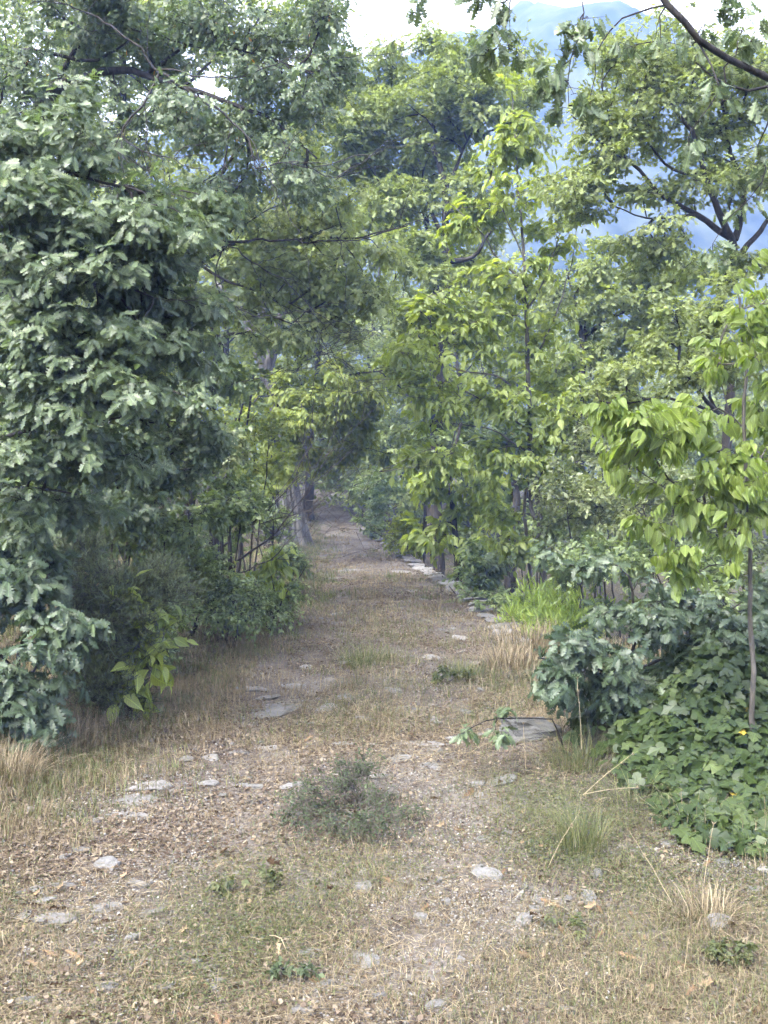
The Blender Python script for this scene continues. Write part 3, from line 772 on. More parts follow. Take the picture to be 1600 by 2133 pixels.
# ------------------------------------------------------------------ the old grey trunk by the path
def old_trunk():
    b = at(618, 1150, 21.5); b[2] = float(height(b[0], b[1])) - .15
    root = empty('old_tree', b, 'weathered pale grey trunk leaning over the left side of the path', 'tree')
    n, k = 90, 96; hh = np.linspace(0, 4.6, n)[:, None]; a = np.linspace(0, 2 * math.pi, k, endpoint=False)[None]
    r = .17 + .15 * np.exp(-hh / .45) + .07 * np.exp(-hh / 2.)
    r = r * (1 + .12 * np.sin(a * 5 + hh * .35) + .08 * np.sin(a * 11 - hh * .8) + .06 * np.abs(np.sin(a * 17 + hh * 1.3)) + .03 * rng.normal(size=(1, k)) + .012 * rng.normal(size=(n, k))) * (1 - .04 * hh)
    x = r * np.cos(a) - .11 * hh - .015 * hh ** 2; yv = r * np.sin(a) + .03 * hh
    V = np.stack([x.ravel(), yv.ravel(), np.broadcast_to(hh, (n, k)).ravel()], 1)
    i = np.arange(n * k).reshape(n, k); j = np.roll(i, -1, 1); q = np.stack([i[:-1], j[:-1], j[1:], i[1:]], -1).reshape(-1, 4)
    link('trunk', np_mesh('trunk', V, q.ravel(), np.full(len(q), 4), M['bark_old']), root)
    for dx, dy, dz in ((-1.4, .4, 1.9), (.9, -.3, 1.7), (-.2, .8, 2.4)):
        p = spline([(-.68, .1, 4.0), (-.7 + dx * .4, dy * .4, 4.6 + dz * .4), (-.7 + dx, dy, 4.4 + dz)], .2, .03)
        link('limb', tubes_mesh('limb', [(p, np.linspace(.15, .05, len(p)))], M['bark_old'], np.zeros(3), 9), root)
old_trunk()

# ------------------------------------------------------------------ trees and shrubs, far to near
OAK_F = dict(t='oak_mid', mat='oak_light', size=.14, n=22, spread=.30, style='flat', along=.4)
def W(*pts):   # limb path given as photograph column, row, distance
    return [at(*p) for p in pts]

# slope forest behind: one tree each
bk = [(-60, 34, 9.5), (60, 27, 9.0), (170, 38, 12.), (290, 30, 10.5), (400, 40, 13.5), (470, 26, 9.5), (560, 34, 12.5), (640, 28, 9.5), (700, 44, 15.),
      (770, 34, 11.5), (845, 52, 16.5), (900, 38, 11.6), (965, 30, 9.6), (1040, 44, 13.8), (1110, 34, 9.4), (1180, 46, 11.), (1240, 30, 6.2), (1310, 40, 8.2), (1380, 27, 5.2),
      (1460, 36, 6.6), (1540, 29, 5.4), (1620, 38, 7.4), (1700, 30, 6.2), (-170, 28, 10.)]
LB = ['bushy slope oak']
pos_words = ['far left border', 'left border behind the near oak', 'high left behind dark limbs', 'left, above the slanting dark limb', 'left of the twin dark stems', 'right behind the twin dark stems',
             'left of the path tunnel', 'straight above the leaning grey trunk', 'above the path bend', 'just left of the open sky', 'tallest below the white sky', 'under the open sky', 'behind the forked dark oak',
             'below the ridge tip', 'behind the tall sapling top', 'right of the tall sapling', 'low, below the blue mountain', 'under the mountain foot', 'low, behind the right thicket',
             'right, below the fan of oak limbs', 'right, behind the crooked oak limb', 'at the right border', 'beyond the right border', 'beyond the left border']
for i, (px, D, H) in enumerate(bk):
    x = (px - 800) / FPX * D; gzv = float(height(x, D)); b = np.array([x, D, gzv - .2])
    wv = rng.uniform(.9, 1.2); cr = H * .30
    top = np.array([x + rng.normal() * .5, D + rng.normal() * .4, gzv + H * .8])
    cpx = px
    def toblob(dx, dz, r_, rz_, n_):
        zz = gzv + dz; py = HORY - (zz - CAM_H) / D * FPX
        return (px + dx / D * FPX, py, r_ / D * FPX, rz_ / D * FPX, D, r_ * .8, n_)
    bl = [toblob(0, H * .72, cr * 1.0, H * .25, 46), toblob(-cr * .7, H * .52, cr * .8, H * .2, 32), toblob(cr * .7, H * .5, cr * .8, H * .2, 32), toblob(0, H * .32, cr * 1.1, H * .2, 34),
          toblob(0, H * .12, cr * 1.1, H * .12, 16)]
    mats = ['oak_light', 'oak_light', 'thicket', 'bright'][int(rng.integers(4))] if px < 1150 else ['oak_light', 'thicket'][int(rng.integers(2))]
    q = D / 30
    plant('forest_tree', LB[0].replace('bushy', ['bushy', 'tall', 'dense', 'pale'][i % 4]) + ', ' + pos_words[i], 'tree', b,
          [([b, b + np.array([rng.normal() * .2, 0, H * .35]), top], .17 * H / 10, .03)], bl,
          dict(t='oak_far', mat=mats, size=round(.17 * q ** .5, 2), n=44, spread=.62, style='flat', along=.7), group='trees of the slope behind the path', rt=.006, twig_gap=.5, clump=6, gap=.8)

# tunnel of foliage over the far path
def tree(name, label, basepx, baseD, limbs, blobs, leaf, r0=.12, dz=0., **k):
    b = G(basepx, baseD, -.06 + dz) if baseD else basepx
    L = [([b] + W(*limbs[0][0]), limbs[0][1], limbs[0][2])] + [(W(*p), a, c) for p, a, c in limbs[1:]]
    cat = k.pop('cat', 'tree')
    return plant(name, label, cat, b, L, blobs, leaf, **k)

tree('leafy_tree', 'pale leafy tree whose boughs arch over the far bend of the path', 600, 33, [([(610, 950, 33), (640, 880, 32)], .16, .05), ([(612, 960, 33), (700, 900, 31), (760, 890, 30)], .07, .02)],
     [(640, 900, 90, 70, 32, 2.0, 60), (720, 950, 80, 60, 31, 2., 60), (690, 985, 50, 24, 36, 1.0, 20), (590, 900, 60, 80, 33, 1.5, 40)], dict(t='small', mat='oak_light', size=.16, n=40, spread=.45, style='flat'), rt=.004)
tree('leafy_tree', 'light green tree right of the far path with low hanging boughs', 845, 29, [([(840, 980, 29), (820, 900, 29)], .14, .05)],
     [(830, 900, 90, 70, 28, 1.8, 60), (790, 960, 70, 60, 27, 1.5, 60), (770, 1000, 40, 50, 30, 1.0, 30), (860, 980, 60, 80, 26, 1.3, 40)], dict(t='small', mat='oak_light', size=.15, n=40, spread=.42, style='flat'), rt=.004)
tree('leafy_tree', 'leafy tree closing the view where the path bends left', 705, 50, [([(700, 950, 50), (700, 860, 50)], .2, .06)],
     [(690, 960, 110, 60, 50, 2.5, 70), (640, 985, 60, 35, 52, 2.0, 30), (700, 880, 150, 60, 50, 3, 60), (740, 995, 40, 25, 50, 1.5, 22)], dict(t='small', mat='bright', size=.26, n=36, spread=.8, style='flat'), rt=.007, twig_gap=.4)
tree('maple_tree', 'yellow-green maple lit from behind over the left side of the path', 560, 19, [([(570, 900, 18.5), (600, 800, 18), (640, 740, 17.5)], .09, .03), ([(580, 880, 18), (700, 790, 17), (800, 770, 16.5)], .045, .012)],
     [(660, 790, 120, 60, 17, 1.3, 80), (780, 780, 90, 50, 16.5, 1.0, 56), (560, 800, 80, 70, 17.5, 1.0, 50), (700, 870, 110, 50, 17, 1.0, 56), (850, 830, 50, 40, 16, .6, 24), (620, 930, 60, 40, 17, .7, 34), (500, 880, 60, 80, 15, .8, 36), (690, 950, 70, 30, 18, .7, 36), (770, 920, 80, 36, 18, .7, 40), (590, 970, 50, 36, 17, .5, 26), (640, 840, 90, 50, 16.5, .8, 40), (730, 840, 100, 40, 16.5, .8, 40), (560, 1010, 50, 40, 16, .5, 22)],
     dict(t='ovate_mid', mat='bright', size=.095, n=34, spread=.24, style='spray'), rt=.0028)
tree('leafy_shrub', 'glossy dark green shrub hanging over the right side of the path', 775, 24.5, [([(778, 1080, 24.5), (765, 1010, 24.3)], .05, .02), ([(780, 1085, 24.5), (800, 1020, 24.5)], .035, .015)],
     [(775, 1060, 38, 48, 24, .6, 50), (760, 1030, 40, 40, 24.5, .6, 40), (800, 1000, 50, 40, 24.5, .8, 44)], dict(t='small', mat='shrub', size=.10, n=40, spread=.28, style='flat'), cat='shrub', rt=.003)
tree('leafy_shrub', 'olive yellow shrub growing against the dark trunk right of the path', 850, 19.2, [([(848, 1110, 19), (845, 1070, 19)], .03, .01)],
     [(850, 1110, 48, 50, 18.8, .55, 60), (830, 1150, 34, 28, 18.8, .4, 30), (885, 1130, 30, 50, 18.8, .4, 30)], dict(t='small', mat='bright', size=.055, n=46, spread=.2, style='rand'), cat='shrub', rt=.002, group=None)

# forked dark oak in the middle distance
tree('oak_tree', 'tall forked dark oak standing right of the path behind the bright sapling', 903, 16.2,
     [([(904, 1050, 16.2), (906, 900, 16.2), (915, 760, 16.3), (930, 610, 16.4), (928, 500, 16.5), (925, 380, 16.6), (900, 300, 16.8)], .16, .045),
      ([(930, 545, 16.4), (985, 535, 16.2), (1010, 500, 16), (1030, 470, 16)], .055, .02), ([(930, 500, 16.4), (895, 430, 16.8), (880, 380, 17)], .05, .02),
      ([(927, 450, 16.4), (980, 420, 16.5), (1010, 400, 16.5)], .04, .015), ([(925, 400, 16.6), (960, 330, 17), (990, 260, 17)], .04, .015), ([(915, 760, 16.3), (840, 650, 16), (780, 600, 16)], .04, .012)],
     [(900, 230, 130, 90, 17, 1.6, 130), (790, 300, 110, 110, 17.5, 1.6, 120), (820, 450, 110, 90, 16.5, 1.3, 110), (1020, 250, 100, 90, 17, 1.4, 90), (980, 420, 90, 60, 16.5, 1.0, 60),
      (740, 560, 100, 90, 15.5, 1.2, 90), (880, 560, 70, 50, 16, 1, 40), (760, 170, 70, 50, 18, 1.2, 50), (890, 105, 45, 45, 17.5, .8, 22), (860, 680, 70, 60, 16.5, 1, 40), (900, 860, 100, 60, 17.2, .9, 60), (1050, 150, 80, 50, 17.5, 1, 46), (970, 130, 70, 45, 17.5, .9, 36), (1110, 240, 60, 70, 17.5, .9, 34), (960, 180, 100, 60, 17, 1, 50), (820, 160, 80, 60, 18, 1.2, 46), (1000, 640, 110, 90, 16.8, 1, 70)],
     dict(t='oak_mid', mat='oak_light', size=.12, n=30, spread=.30, style='flat'), rt=.0032)
tree('oak_tree', 'second dark trunk close behind the forked oak', 893, 18.5, [([(900, 800, 18.5), (905, 640, 18.6), (902, 560, 18.7), (880, 420, 18.8)], .13, .05)],
     [(900, 330, 120, 90, 19, 1.3, 60), (800, 400, 100, 110, 19, 1.3, 60), (1000, 520, 90, 110, 19, 1.3, 60), (960, 700, 110, 90, 19, 1.2, 60)], dict(t='oak_mid', mat='oak_light', size=.14, n=30, spread=.34, style='flat'), rt=.0035)
tree('leaning_tree', 'dark leaning trunk in the shade between the path wall and the bright sapling', 1055, 16, [([(1062, 1130, 16), (1075, 1060, 16.2), (1070, 980, 16.5)], .11, .06)],
     [(1000, 900, 140, 60, 16.5, 1.0, 70), (1080, 950, 90, 70, 16.8, 1.0, 60), (1030, 1020, 90, 50, 17, .8, 44)], dict(t='oak_mid', mat='shrub', size=.12, n=34, spread=.3, style='flat'), rt=.003)
tree('young_chestnut', 'slim dark stem with pale green leaves just right of the path wall', 955, 14.2, [([(950, 1120, 14.2), (940, 1030, 14.2), (945, 960, 14.3), (960, 880, 14.4)], .07, .02)],
     [(940, 980, 70, 50, 14, .5, 34), (920, 1130, 44, 40, 14, .35, 24), (980, 1050, 70, 60, 14, .5, 34), (900, 1010, 40, 30, 14, .35, 16), (1000, 1120, 60, 40, 13.8, .45, 28)],
     dict(t='ovate', mat='sapling', size=.13, n=16, spread=.22, style='spray'), rt=.0025)

# the bright tall sapling
SB = dict(t='ovate', mat='sapling', odd=.0008, size=.102, n=13, spread=.16, along=.28, style='spray', objs=300)
tree('tall_sapling', 'tall slender sapling with bright yellow-green leaves right of the path', 1135, 12.0,
     [([(1130, 1120, 12), (1112, 950, 12), (1106, 800, 12), (1104, 640, 12), (1100, 560, 12), (1085, 400, 12), (1072, 260, 12), (1066, 190, 12)], .062, .006),
      ([(1110, 1080, 12.1), (1100, 1000, 12.2)], .03, .015), ([(1108, 850, 12), (1040, 790, 11.8), (960, 770, 11.7), (890, 730, 11.6), (850, 690, 11.5)], .018, .004),
      ([(1110, 900, 12), (1030, 850, 11.8), (940, 800, 11.7), (860, 770, 11.6)], .016, .004), ([(1112, 950, 12), (1030, 900, 11.7), (930, 880, 11.6)], .016, .004),
      ([(1115, 760, 12.0), (1160, 660, 12.2), (1190, 560, 12.4), (1200, 480, 12.5)], .016, .004), ([(1104, 640, 12.), (1140, 560, 12.1), (1170, 470, 12.2)], .014, .004),
      ([(1104, 600, 12), (1040, 540, 11.9), (1000, 480, 11.8), (930, 420, 11.8)], .016, .004), ([(1118, 1000, 12), (1180, 900, 12), (1210, 820, 12)], .014, .004),
      ([(1100, 560, 12.), (1050, 440, 12), (1020, 380, 12)], .012, .003)],
     [(1068, 260, 50, 100, 12, .35, 46), (1060, 400, 95, 90, 12, .5, 66), (1010, 480, 80, 60, 11.9, .45, 40), (1150, 480, 70, 100, 12.1, .5, 44), (1080, 580, 110, 60, 12, .5, 50),
      (930, 660, 110, 60, 11.6, .5, 62), (880, 740, 90, 60, 11.5, .45, 52), (1020, 720, 120, 70, 11.8, .5, 66), (950, 830, 130, 50, 11.6, .5, 66), (1120, 840, 90, 110, 12, .5, 58), (1190, 720, 60, 70, 12.3, .4, 20),
      (950, 960, 90, 45, 11.6, .4, 36), (1060, 960, 90, 50, 11.8, .45, 38), (1180, 940, 80, 70, 12, .5, 34), (1070, 1060, 70, 50, 12, .4, 22)], SB, bark='bark_grey', rt=.0022, flow=.2)
tree('slim_stem', 'bent slim stem standing just left of the tall sapling trunk', 1118, 12.3, [([(1102, 1130, 12.3), (1098, 1060, 12.3), (1112, 980, 12.4), (1150, 880, 12.5), (1160, 760, 12.6)], .035, .01)],
     [(1140, 800, 60, 80, 12.5, .5, 24), (1180, 1010, 60, 60, 12.4, .5, 24), (1060, 1120, 70, 50, 12, .5, 24)], dict(t='ovate_mid', mat='sapling', size=.10, n=16, spread=.2, style='spray'), rt=.002, bark='bark_grey')

# oaks on the right
tree('oak_tree', 'spreading oak on the right whose fan of bare limbs stands against the blue mountain', 1500, 10.6,
     [([(1510, 1000, 10.5), (1520, 800, 10.4), (1500, 640, 10.3), (1530, 520, 10.2)], .075, .042), ([(1530, 520, 10.2), (1500, 440, 10), (1470, 360, 9.9), (1450, 290, 9.8), (1380, 200, 9.8), (1330, 130, 9.8)], .042, .012),
      ([(1530, 500, 10.2), (1440, 440, 10), (1370, 405, 9.8), (1310, 340, 9.7), (1230, 280, 9.6), (1190, 240, 9.6)], .038, .008), ([(1530, 500, 10.2), (1550, 400, 10.2), (1520, 300, 10.2), (1500, 180, 10.2)], .04, .012),
      ([(1470, 360, 9.9), (1400, 350, 9.8), (1330, 270, 9.8)], .022, .007), ([(1450, 445, 10.), (1350, 460, 9.8), (1280, 430, 9.8)], .018, .006), ([(1520, 560, 10.2), (1600, 450, 10.3), (1660, 350, 10.3)], .04, .01)],
     [(1300, 140, 70, 80, 9.8, .7, 70), (1400, 120, 100, 80, 9.9, .8, 90), (1520, 130, 100, 100, 10, .9, 100), (1270, 280, 80, 60, 9.6, .6, 50), (1400, 260, 90, 60, 9.8, .7, 60), (1530, 280, 90, 70, 10, .8, 70),
      (1290, 400, 90, 60, 9.7, .6, 54), (1420, 400, 80, 50, 9.9, .6, 36), (1560, 420, 70, 70, 10.1, .7, 44), (1340, 480, 90, 45, 9.8, .6, 36), (1480, 560, 60, 50, 10.2, .5, 20), (1640, 250, 80, 160, 10.2, .8, 60), (1340, 200, 130, 120, 9.8, .9, 60), (1470, 200, 110, 110, 9.9, .9, 50), (1330, 330, 130, 80, 9.7, .7, 36), (1580, 560, 60, 60, 10.2, .5, 24), (1230, 190, 40, 50, 9.6, .4, 18), (1190, 350, 60, 70, 9.6, .5, 26), (1240, 120, 40, 40, 9.7, .4, 16), (1210, 450, 70, 50, 9.7, .5, 24), (1380, 520, 90, 50, 10, .6, 30), (1600, 140, 60, 90, 10, .7, 40)],
     dict(t='oak_mid', mat='oak_light', size=.078, n=22, spread=.22, along=.24, style='flat', objs=300), rt=.0026)
tree('oak_tree', 'rounded grey-green oak in mid distance right of the tall sapling', 1200, 16, [([(1205, 900, 16), (1215, 720, 16), (1230, 640, 16)], .12, .04), ([(1215, 700, 16), (1300, 650, 15.8), (1370, 660, 15.6)], .05, .015), ([(1215, 740, 16), (1200, 640, 16.2), (1180, 560, 16.3)], .05, .015)],
     [(1260, 570, 90, 60, 16, 1, 80), (1370, 590, 90, 55, 15.8, 1, 80), (1310, 660, 110, 50, 15.6, 1, 80), (1180, 640, 60, 80, 16.3, .9, 50), (1250, 760, 110, 60, 16, 1, 70), (1420, 680, 80, 70, 16, 1, 60), (1180, 850, 80, 80, 16.5, .9, 50)],
     dict(t='oak_mid', mat='oak_light', size=.12, n=32, spread=.28, style='flat'), rt=.003)
tree('oak_tree', 'grey-green oak with a long crooked dark limb reaching left from the right border', 1720, 8.6,
     [([(1720, 1000, 8.6), (1700, 920, 8.6), (1640, 880, 8.4)], .10, .05), ([(1640, 880, 8.4), (1540, 885, 8.2), (1470, 840, 8.1), (1440, 800, 8.0), (1412, 755, 8.0), (1420, 700, 8)], .030, .010),
      ([(1500, 860, 8.2), (1440, 835, 8.1), (1370, 825, 8.), (1300, 838, 7.9), (1250, 835, 7.9)], .014, .005), ([(1620, 885, 8.3), (1560, 950, 8.2), (1480, 930, 8.), (1410, 910, 8.)], .022, .006), ([(1660, 890, 8.4), (1640, 780, 8.4), (1600, 680, 8.4)], .04, .01)],
     [(1420, 760, 120, 60, 8.1, .5, 70), (1310, 790, 90, 50, 8., .4, 44), (1540, 760, 90, 80, 8.3, .6, 54), (1400, 690, 80, 45, 8.1, .4, 36), (1330, 860, 90, 40, 8., .35, 34), (1620, 680, 60, 110, 8.4, .6, 50), (1490, 640, 70, 50, 8.3, .5, 34)],
     dict(t='oak_mid', mat='oak_light', size=.068, n=24, spread=.2, along=.2, style='flat'), rt=.0024)

# thicket below on the right
for (px, py, rx_, ry_, D, n, mat, lab) in [
        (1230, 1040, 110, 90, 10.6, 130, 'thicket', 'tangled grey-green thicket filling the hollow behind the tall sapling'),
        (1390, 1060, 110, 80, 10.2, 120, 'thicket', 'twiggy pale thicket behind the hanging leaves of the near right sapling'),
        (1540, 1100, 100, 100, 9.6, 110, 'thicket', 'twiggy thicket behind the thin right-hand stems'),
        (1300, 930, 110, 70, 11.5, 90, 'thicket', 'loose bush above the hollow, below the crooked oak limb'),
        (1250, 1180, 120, 60, 9.4, 100, 'shrub', 'dark green bush in the hollow above the oak shrub'),
        (1420, 1200, 120, 70, 8.6, 100, 'shrub', 'dark bush at the foot of the thin right-hand stems'),
        (1160, 1110, 60, 90, 11.6, 70, 'shrub', 'shaded bush around the foot of the tall sapling'),
        (1010, 1160, 80, 60, 13.6, 80, 'shrub', 'shaded leafy bush below the wall at the slim dark stem'),
        (985, 1220, 60, 50, 12.6, 60, 'shrub', 'dark green bush sprouting from the foot of the dry stone wall'),
        (1060, 1260, 60, 40, 11.2, 50, 'shrub', 'small dark bush in the hollow beside the wall end'),
        (1400, 1080, 170, 90, 13.5, 130, 'shrub', 'dark bush deep behind the twiggy thickets at right'),
        (1240, 1150, 130, 80, 14.0, 100, 'thicket', 'pale bush deep in the hollow right of the tall sapling foot'),
        (980, 1110, 90, 70, 17.0, 70, 'shrub', 'dim bush in the hollow behind the slim dark stem'),
        (1110, 1060, 120, 70, 15.5, 80, 'shrub', 'dim bush deep in the hollow behind the tall sapling')]:
    b = G(px, D, -.05)
    plant('thicket_bush', lab, 'bush', b, [([b, b + np.array([.05, 0, .25]), at(px + 10, py + 20, D)], .02, .008), ([b + np.array([.0, 0, .1]), at(px - 50, py, D)], .014, .006)],
          [(px, py, rx_, ry_, D, .9, n)], dict(t='small', mat=mat, size=.062 if D < 12 else .085, n=30, spread=.17, style='flat'), group='bushes in the hollow right of the path', rt=.0022, stem_name='stem', twig_gap=.15)

HB = G(1150, 10.2, 0)
plant('broadleaf_herb', 'patch of bright green narrow-leaved herbs in front of the tall sapling foot', 'plant', HB, [([HB, HB + np.array([0, 0, .3])], .006, .003)],
      [(1120, 1275, 60, 36, 10, .5, 90), (1200, 1280, 60, 42, 9.6, .5, 90), (1150, 1310, 70, 24, 9.4, .4, 60)], dict(t='lance', mat='near_sapling', odd=0, size=.085, n=18, spread=.12, style='up', along=.2), bark='bark_grey', rt=.001, stem_name='stem', flow=.1)

# ---- left side
tree('oak_tree', 'tall hazy oak filling the upper left behind the dark limbs', 200, 17, [([(210, 900, 17), (230, 500, 17), (250, 200, 17), (260, 0, 17)], .2, .05), ([(240, 300, 17), (450, 120, 16.5)], .06, .02), ([(235, 400, 17), (60, 200, 17)], .06, .02)],
     [(60, 100, 160, 140, 17, 1.6, 90), (300, 80, 160, 130, 17, 1.6, 90), (540, 100, 150, 130, 17, 1.6, 90), (120, 350, 160, 140, 17, 1.6, 80), (380, 320, 160, 130, 17, 1.6, 80), (600, 320, 120, 120, 17, 1.4, 64), (200, 560, 180, 110, 17, 1.5, 70), (450, 540, 160, 110, 17, 1.5, 70), (680, 130, 70, 90, 17.5, 1.2, 40), (640, 500, 100, 90, 17, 1.2, 60), (700, 300, 80, 90, 17, 1.0, 50), (-40, 250, 100, 250, 17, 1.2, 60), (420, 20, 300, 60, 17, 1.5, 90)],
     dict(t='oak_far', mat='oak_light', size=.13, n=40, spread=.42, along=.45, style='flat'), rt=.0035)
tree('oak_tree', 'large old oak on the left with thick dark limbs slanting across the top', -120, 9.4,
     [([(-110, 1000, 9.4), (-90, 700, 9.3), (0, 430, 9.2), (95, 210, 9.1), (150, 175, 9.0)], .20, .075), ([(150, 175, 9.0), (210, 150, 9), (270, 142, 8.9), (300, 158, 8.9), (380, 185, 8.8), (455, 210, 8.7), (560, 250, 8.6), (660, 330, 8.5)], .042, .008),
      ([(95, 210, 9.1), (140, 120, 9.2), (190, 60, 9.2), (180, -40, 9.2)], .03, .012), ([(0, 100, 9), (60, 105, 9), (120, 110, 9.0), (200, 120, 8.9), (290, 70, 8.8)], .026, .008), ([(300, 158, 8.9), (400, 90, 8.8), (520, 110, 8.6), (620, 140, 8.5)], .018, .005),
      ([(120, 30, 9), (170, 60, 8.9), (250, 60, 8.8), (420, 100, 8.7)], .014, .005), ([(-60, 640, 9.2), (0, 560, 8.8), (60, 690, 8.5), (120, 730, 8.4)], .03, .01)],
     [(120, 60, 150, 90, 9, .8, 120), (330, 60, 130, 80, 8.9, .8, 110), (520, 60, 120, 80, 8.8, .8, 100), (660, 80, 70, 70, 8.9, .6, 46), (600, 210, 100, 70, 8.6, .7, 74), (420, 260, 120, 60, 8.6, .7, 70), (200, 260, 130, 70, 8.8, .8, 70),
      (50, 260, 100, 100, 8.9, .8, 80), (620, 360, 90, 60, 8.5, .6, 54), (480, 380, 100, 60, 8.7, .6, 50), (-60, 200, 80, 250, 9, .8, 90), (700, 190, 50, 60, 8.8, .5, 28)],
     dict(t='oak_mid', mat='oak', size=.076, n=26, spread=.26, along=.28, style='hang', objs=300), rt=.0028)
tree('oak_tree', 'twin-stemmed dark oak on the left with long level boughs over the path', 398, 11,
     [([(393, 900, 11), (395, 750, 11), (402, 645, 11), (400, 560, 11), (380, 460, 11)], .075, .05), ([(402, 650, 11), (440, 665, 11), (470, 675, 11), (560, 660, 10.8), (640, 690, 10.6)], .022, .006),
      ([(400, 560, 11), (470, 510, 10.8), (560, 500, 10.6), (660, 490, 10.4), (730, 498, 10.3), (800, 480, 10.2), (850, 470, 10.2)], .032, .006), ([(400, 540, 11), (480, 590, 10.6), (570, 620, 10.4), (640, 650, 10.3)], .022, .005),
      ([(380, 460, 11), (440, 400, 10.8), (520, 290, 10.5), (610, 330, 10.2), (680, 380, 10.0), (710, 470, 10)], .03, .006), ([(380, 460, 11), (330, 380, 10.8), (300, 330, 10.7)], .035, .01), ([(400, 600, 11.), (300, 520, 10.6), (200, 500, 10.4)], .03, .008)],
     [(540, 470, 110, 60, 10.6, .7, 76), (680, 440, 90, 70, 10.2, .6, 70), (620, 560, 110, 60, 10.4, .6, 80), (720, 600, 90, 50, 10.3, .5, 54), (480, 640, 90, 50, 10.6, .6, 50), (620, 690, 90, 35, 10.4, .5, 36), (700, 670, 60, 40, 10.3, .5, 30),
      (380, 400, 120, 80, 10.8, .8, 70), (260, 520, 110, 80, 10.4, .7, 60), (740, 520, 80, 30, 10.2, .4, 24), (330, 640, 80, 60, 10.6, .6, 36), (600, 300, 80, 60, 10.4, .6, 40)],
     dict(t='oak_mid', mat='oak_light', size=.08, n=24, spread=.26, along=.28, style='hang'), rt=.0026)
tree('oak_tree', 'short forked dark stem right beside the twin-stemmed oak', 448, 11.4, [([(440, 900, 11.4), (445, 760, 11.4), (455, 710, 11.4), (440, 680, 11.4)], .07, .03), ([(455, 712, 11.4), (475, 700, 11.4), (520, 690, 11.2)], .025, .01)],
     [(470, 780, 70, 50, 11.6, .5, 30), (520, 700, 70, 40, 11.3, .5, 24)], dict(t='oak_mid', mat='shrub', size=.09, n=18, spread=.2, style='flat'))

L1 = dict(t='oak', mat='oak', size=.080, n=19, spread=.14, along=.17, style='hang', objs=300, odd=.0003)
tree('oak_tree', 'nearest oak on the left, dense silvery dark leaves down to the middle of the photo', -150, 5.6,
     [([(-150, 1000, 5.6), (-130, 700, 5.6), (-120, 400, 5.5)], .10, .05), ([(-140, 560, 5.6), (0, 545, 5.5), (60, 680, 5.3), (140, 745, 5.2), (220, 800, 5.1)], .022, .006), ([(-130, 470, 5.6), (0, 385, 5.5), (45, 360, 5.4), (100, 350, 5.3), (220, 380, 5.2), (300, 400, 5.1)], .02, .005),
      ([(-120, 800, 5.6), (0, 800, 5.4), (70, 780, 5.2), (180, 770, 5.)], .02, .005), ([(-130, 900, 5.6), (0, 905, 5.4), (130, 885, 5.2), (250, 870, 5.1)], .018, .005), ([(-130, 640, 5.6), (100, 600, 5.4), (230, 590, 5.2), (320, 620, 5.1)], .018, .005),
      ([(-130, 1000, 5.6), (0, 1010, 5.4), (160, 1030, 5.2)], .016, .005)],
     [(90, 330, 120, 80, 5.2, .4, 80), (60, 450, 130, 90, 5.2, .45, 110), (220, 440, 110, 70, 5.2, .4, 90), (320, 500, 100, 60, 5.3, .4, 80), (150, 570, 150, 80, 5.2, .45, 130), (330, 610, 110, 60, 5.3, .4, 80), (60, 690, 130, 80, 5.1, .4, 110), (230, 720, 110, 60, 5.2, .4, 80),
      (100, 820, 130, 70, 5.1, .4, 100), (270, 830, 90, 60, 5.2, .4, 60), (400, 470, 60, 70, 5.4, .3, 36), (60, 950, 110, 70, 5.2, .4, 76), (220, 950, 90, 60, 5.4, .4, 50), (360, 730, 70, 40, 5.4, .3, 30), (130, 230, 60, 50, 5.4, .3, 20), (60, 1070, 110, 60, 5.4, .4, 60), (-60, 700, 60, 400, 5.5, .5, 90)],
     L1, rt=.0019, twig_gap=.06)
tree('oak_shrub', 'low oak shrub in the bottom left bushes with blue-green lobed leaves', 60, 5.5, [([(40, 1400, 5.4), (60, 1300, 5.3), (90, 1220, 5.3)], .018, .006), ([(50, 1430, 5.4), (120, 1330, 5.2), (170, 1300, 5.1)], .01, .004)],
     [(70, 1230, 100, 60, 5.2, .3, 60), (120, 1330, 90, 60, 5.1, .3, 60), (50, 1420, 100, 70, 5.2, .3, 66), (90, 1500, 70, 50, 5.2, .25, 40), (40, 1140, 90, 50, 5.4, .3, 34), (-60, 1350, 60, 180, 5.3, .3, 50)],
     dict(t='oak', mat='shrub_oak', odd=0, size=.078, n=16, spread=.12, along=.13, style='hang', objs=300), cat='shrub', rt=.0016, stem_name='stem', twig_gap=.06)

tree('oak_tree', 'dense shaded oak closing the left side below the nearest oak', -40, 7.4,
     [([(-30, 1000, 7.4), (0, 850, 7.4), (60, 700, 7.3)], .06, .02), ([(-20, 900, 7.4), (150, 860, 7.2), (300, 840, 7.1)], .02, .006), ([(-30, 1000, 7.4), (120, 1000, 7.1), (280, 980, 7.0)], .018, .005), ([(0, 800, 7.4), (200, 720, 7.2), (330, 680, 7.1)], .018, .005)],
     [(60, 800, 140, 90, 7.2, .5, 100), (250, 800, 130, 70, 7.1, .5, 100), (370, 860, 90, 70, 7.2, .4, 60), (120, 960, 150, 90, 7.0, .5, 110), (320, 980, 120, 80, 7.1, .4, 80), (200, 1090, 150, 70, 7., .4, 70), (420, 780, 70, 40, 7.4, .3, 24), (300, 680, 110, 60, 7.2, .4, 60), (430, 960, 60, 60, 7.4, .3, 30), (50, 1120, 100, 60, 7., .4, 40)],
     dict(t='oak_mid', mat='oak', size=.078, n=20, spread=.18, along=.2, style='hang'), rt=.0022)
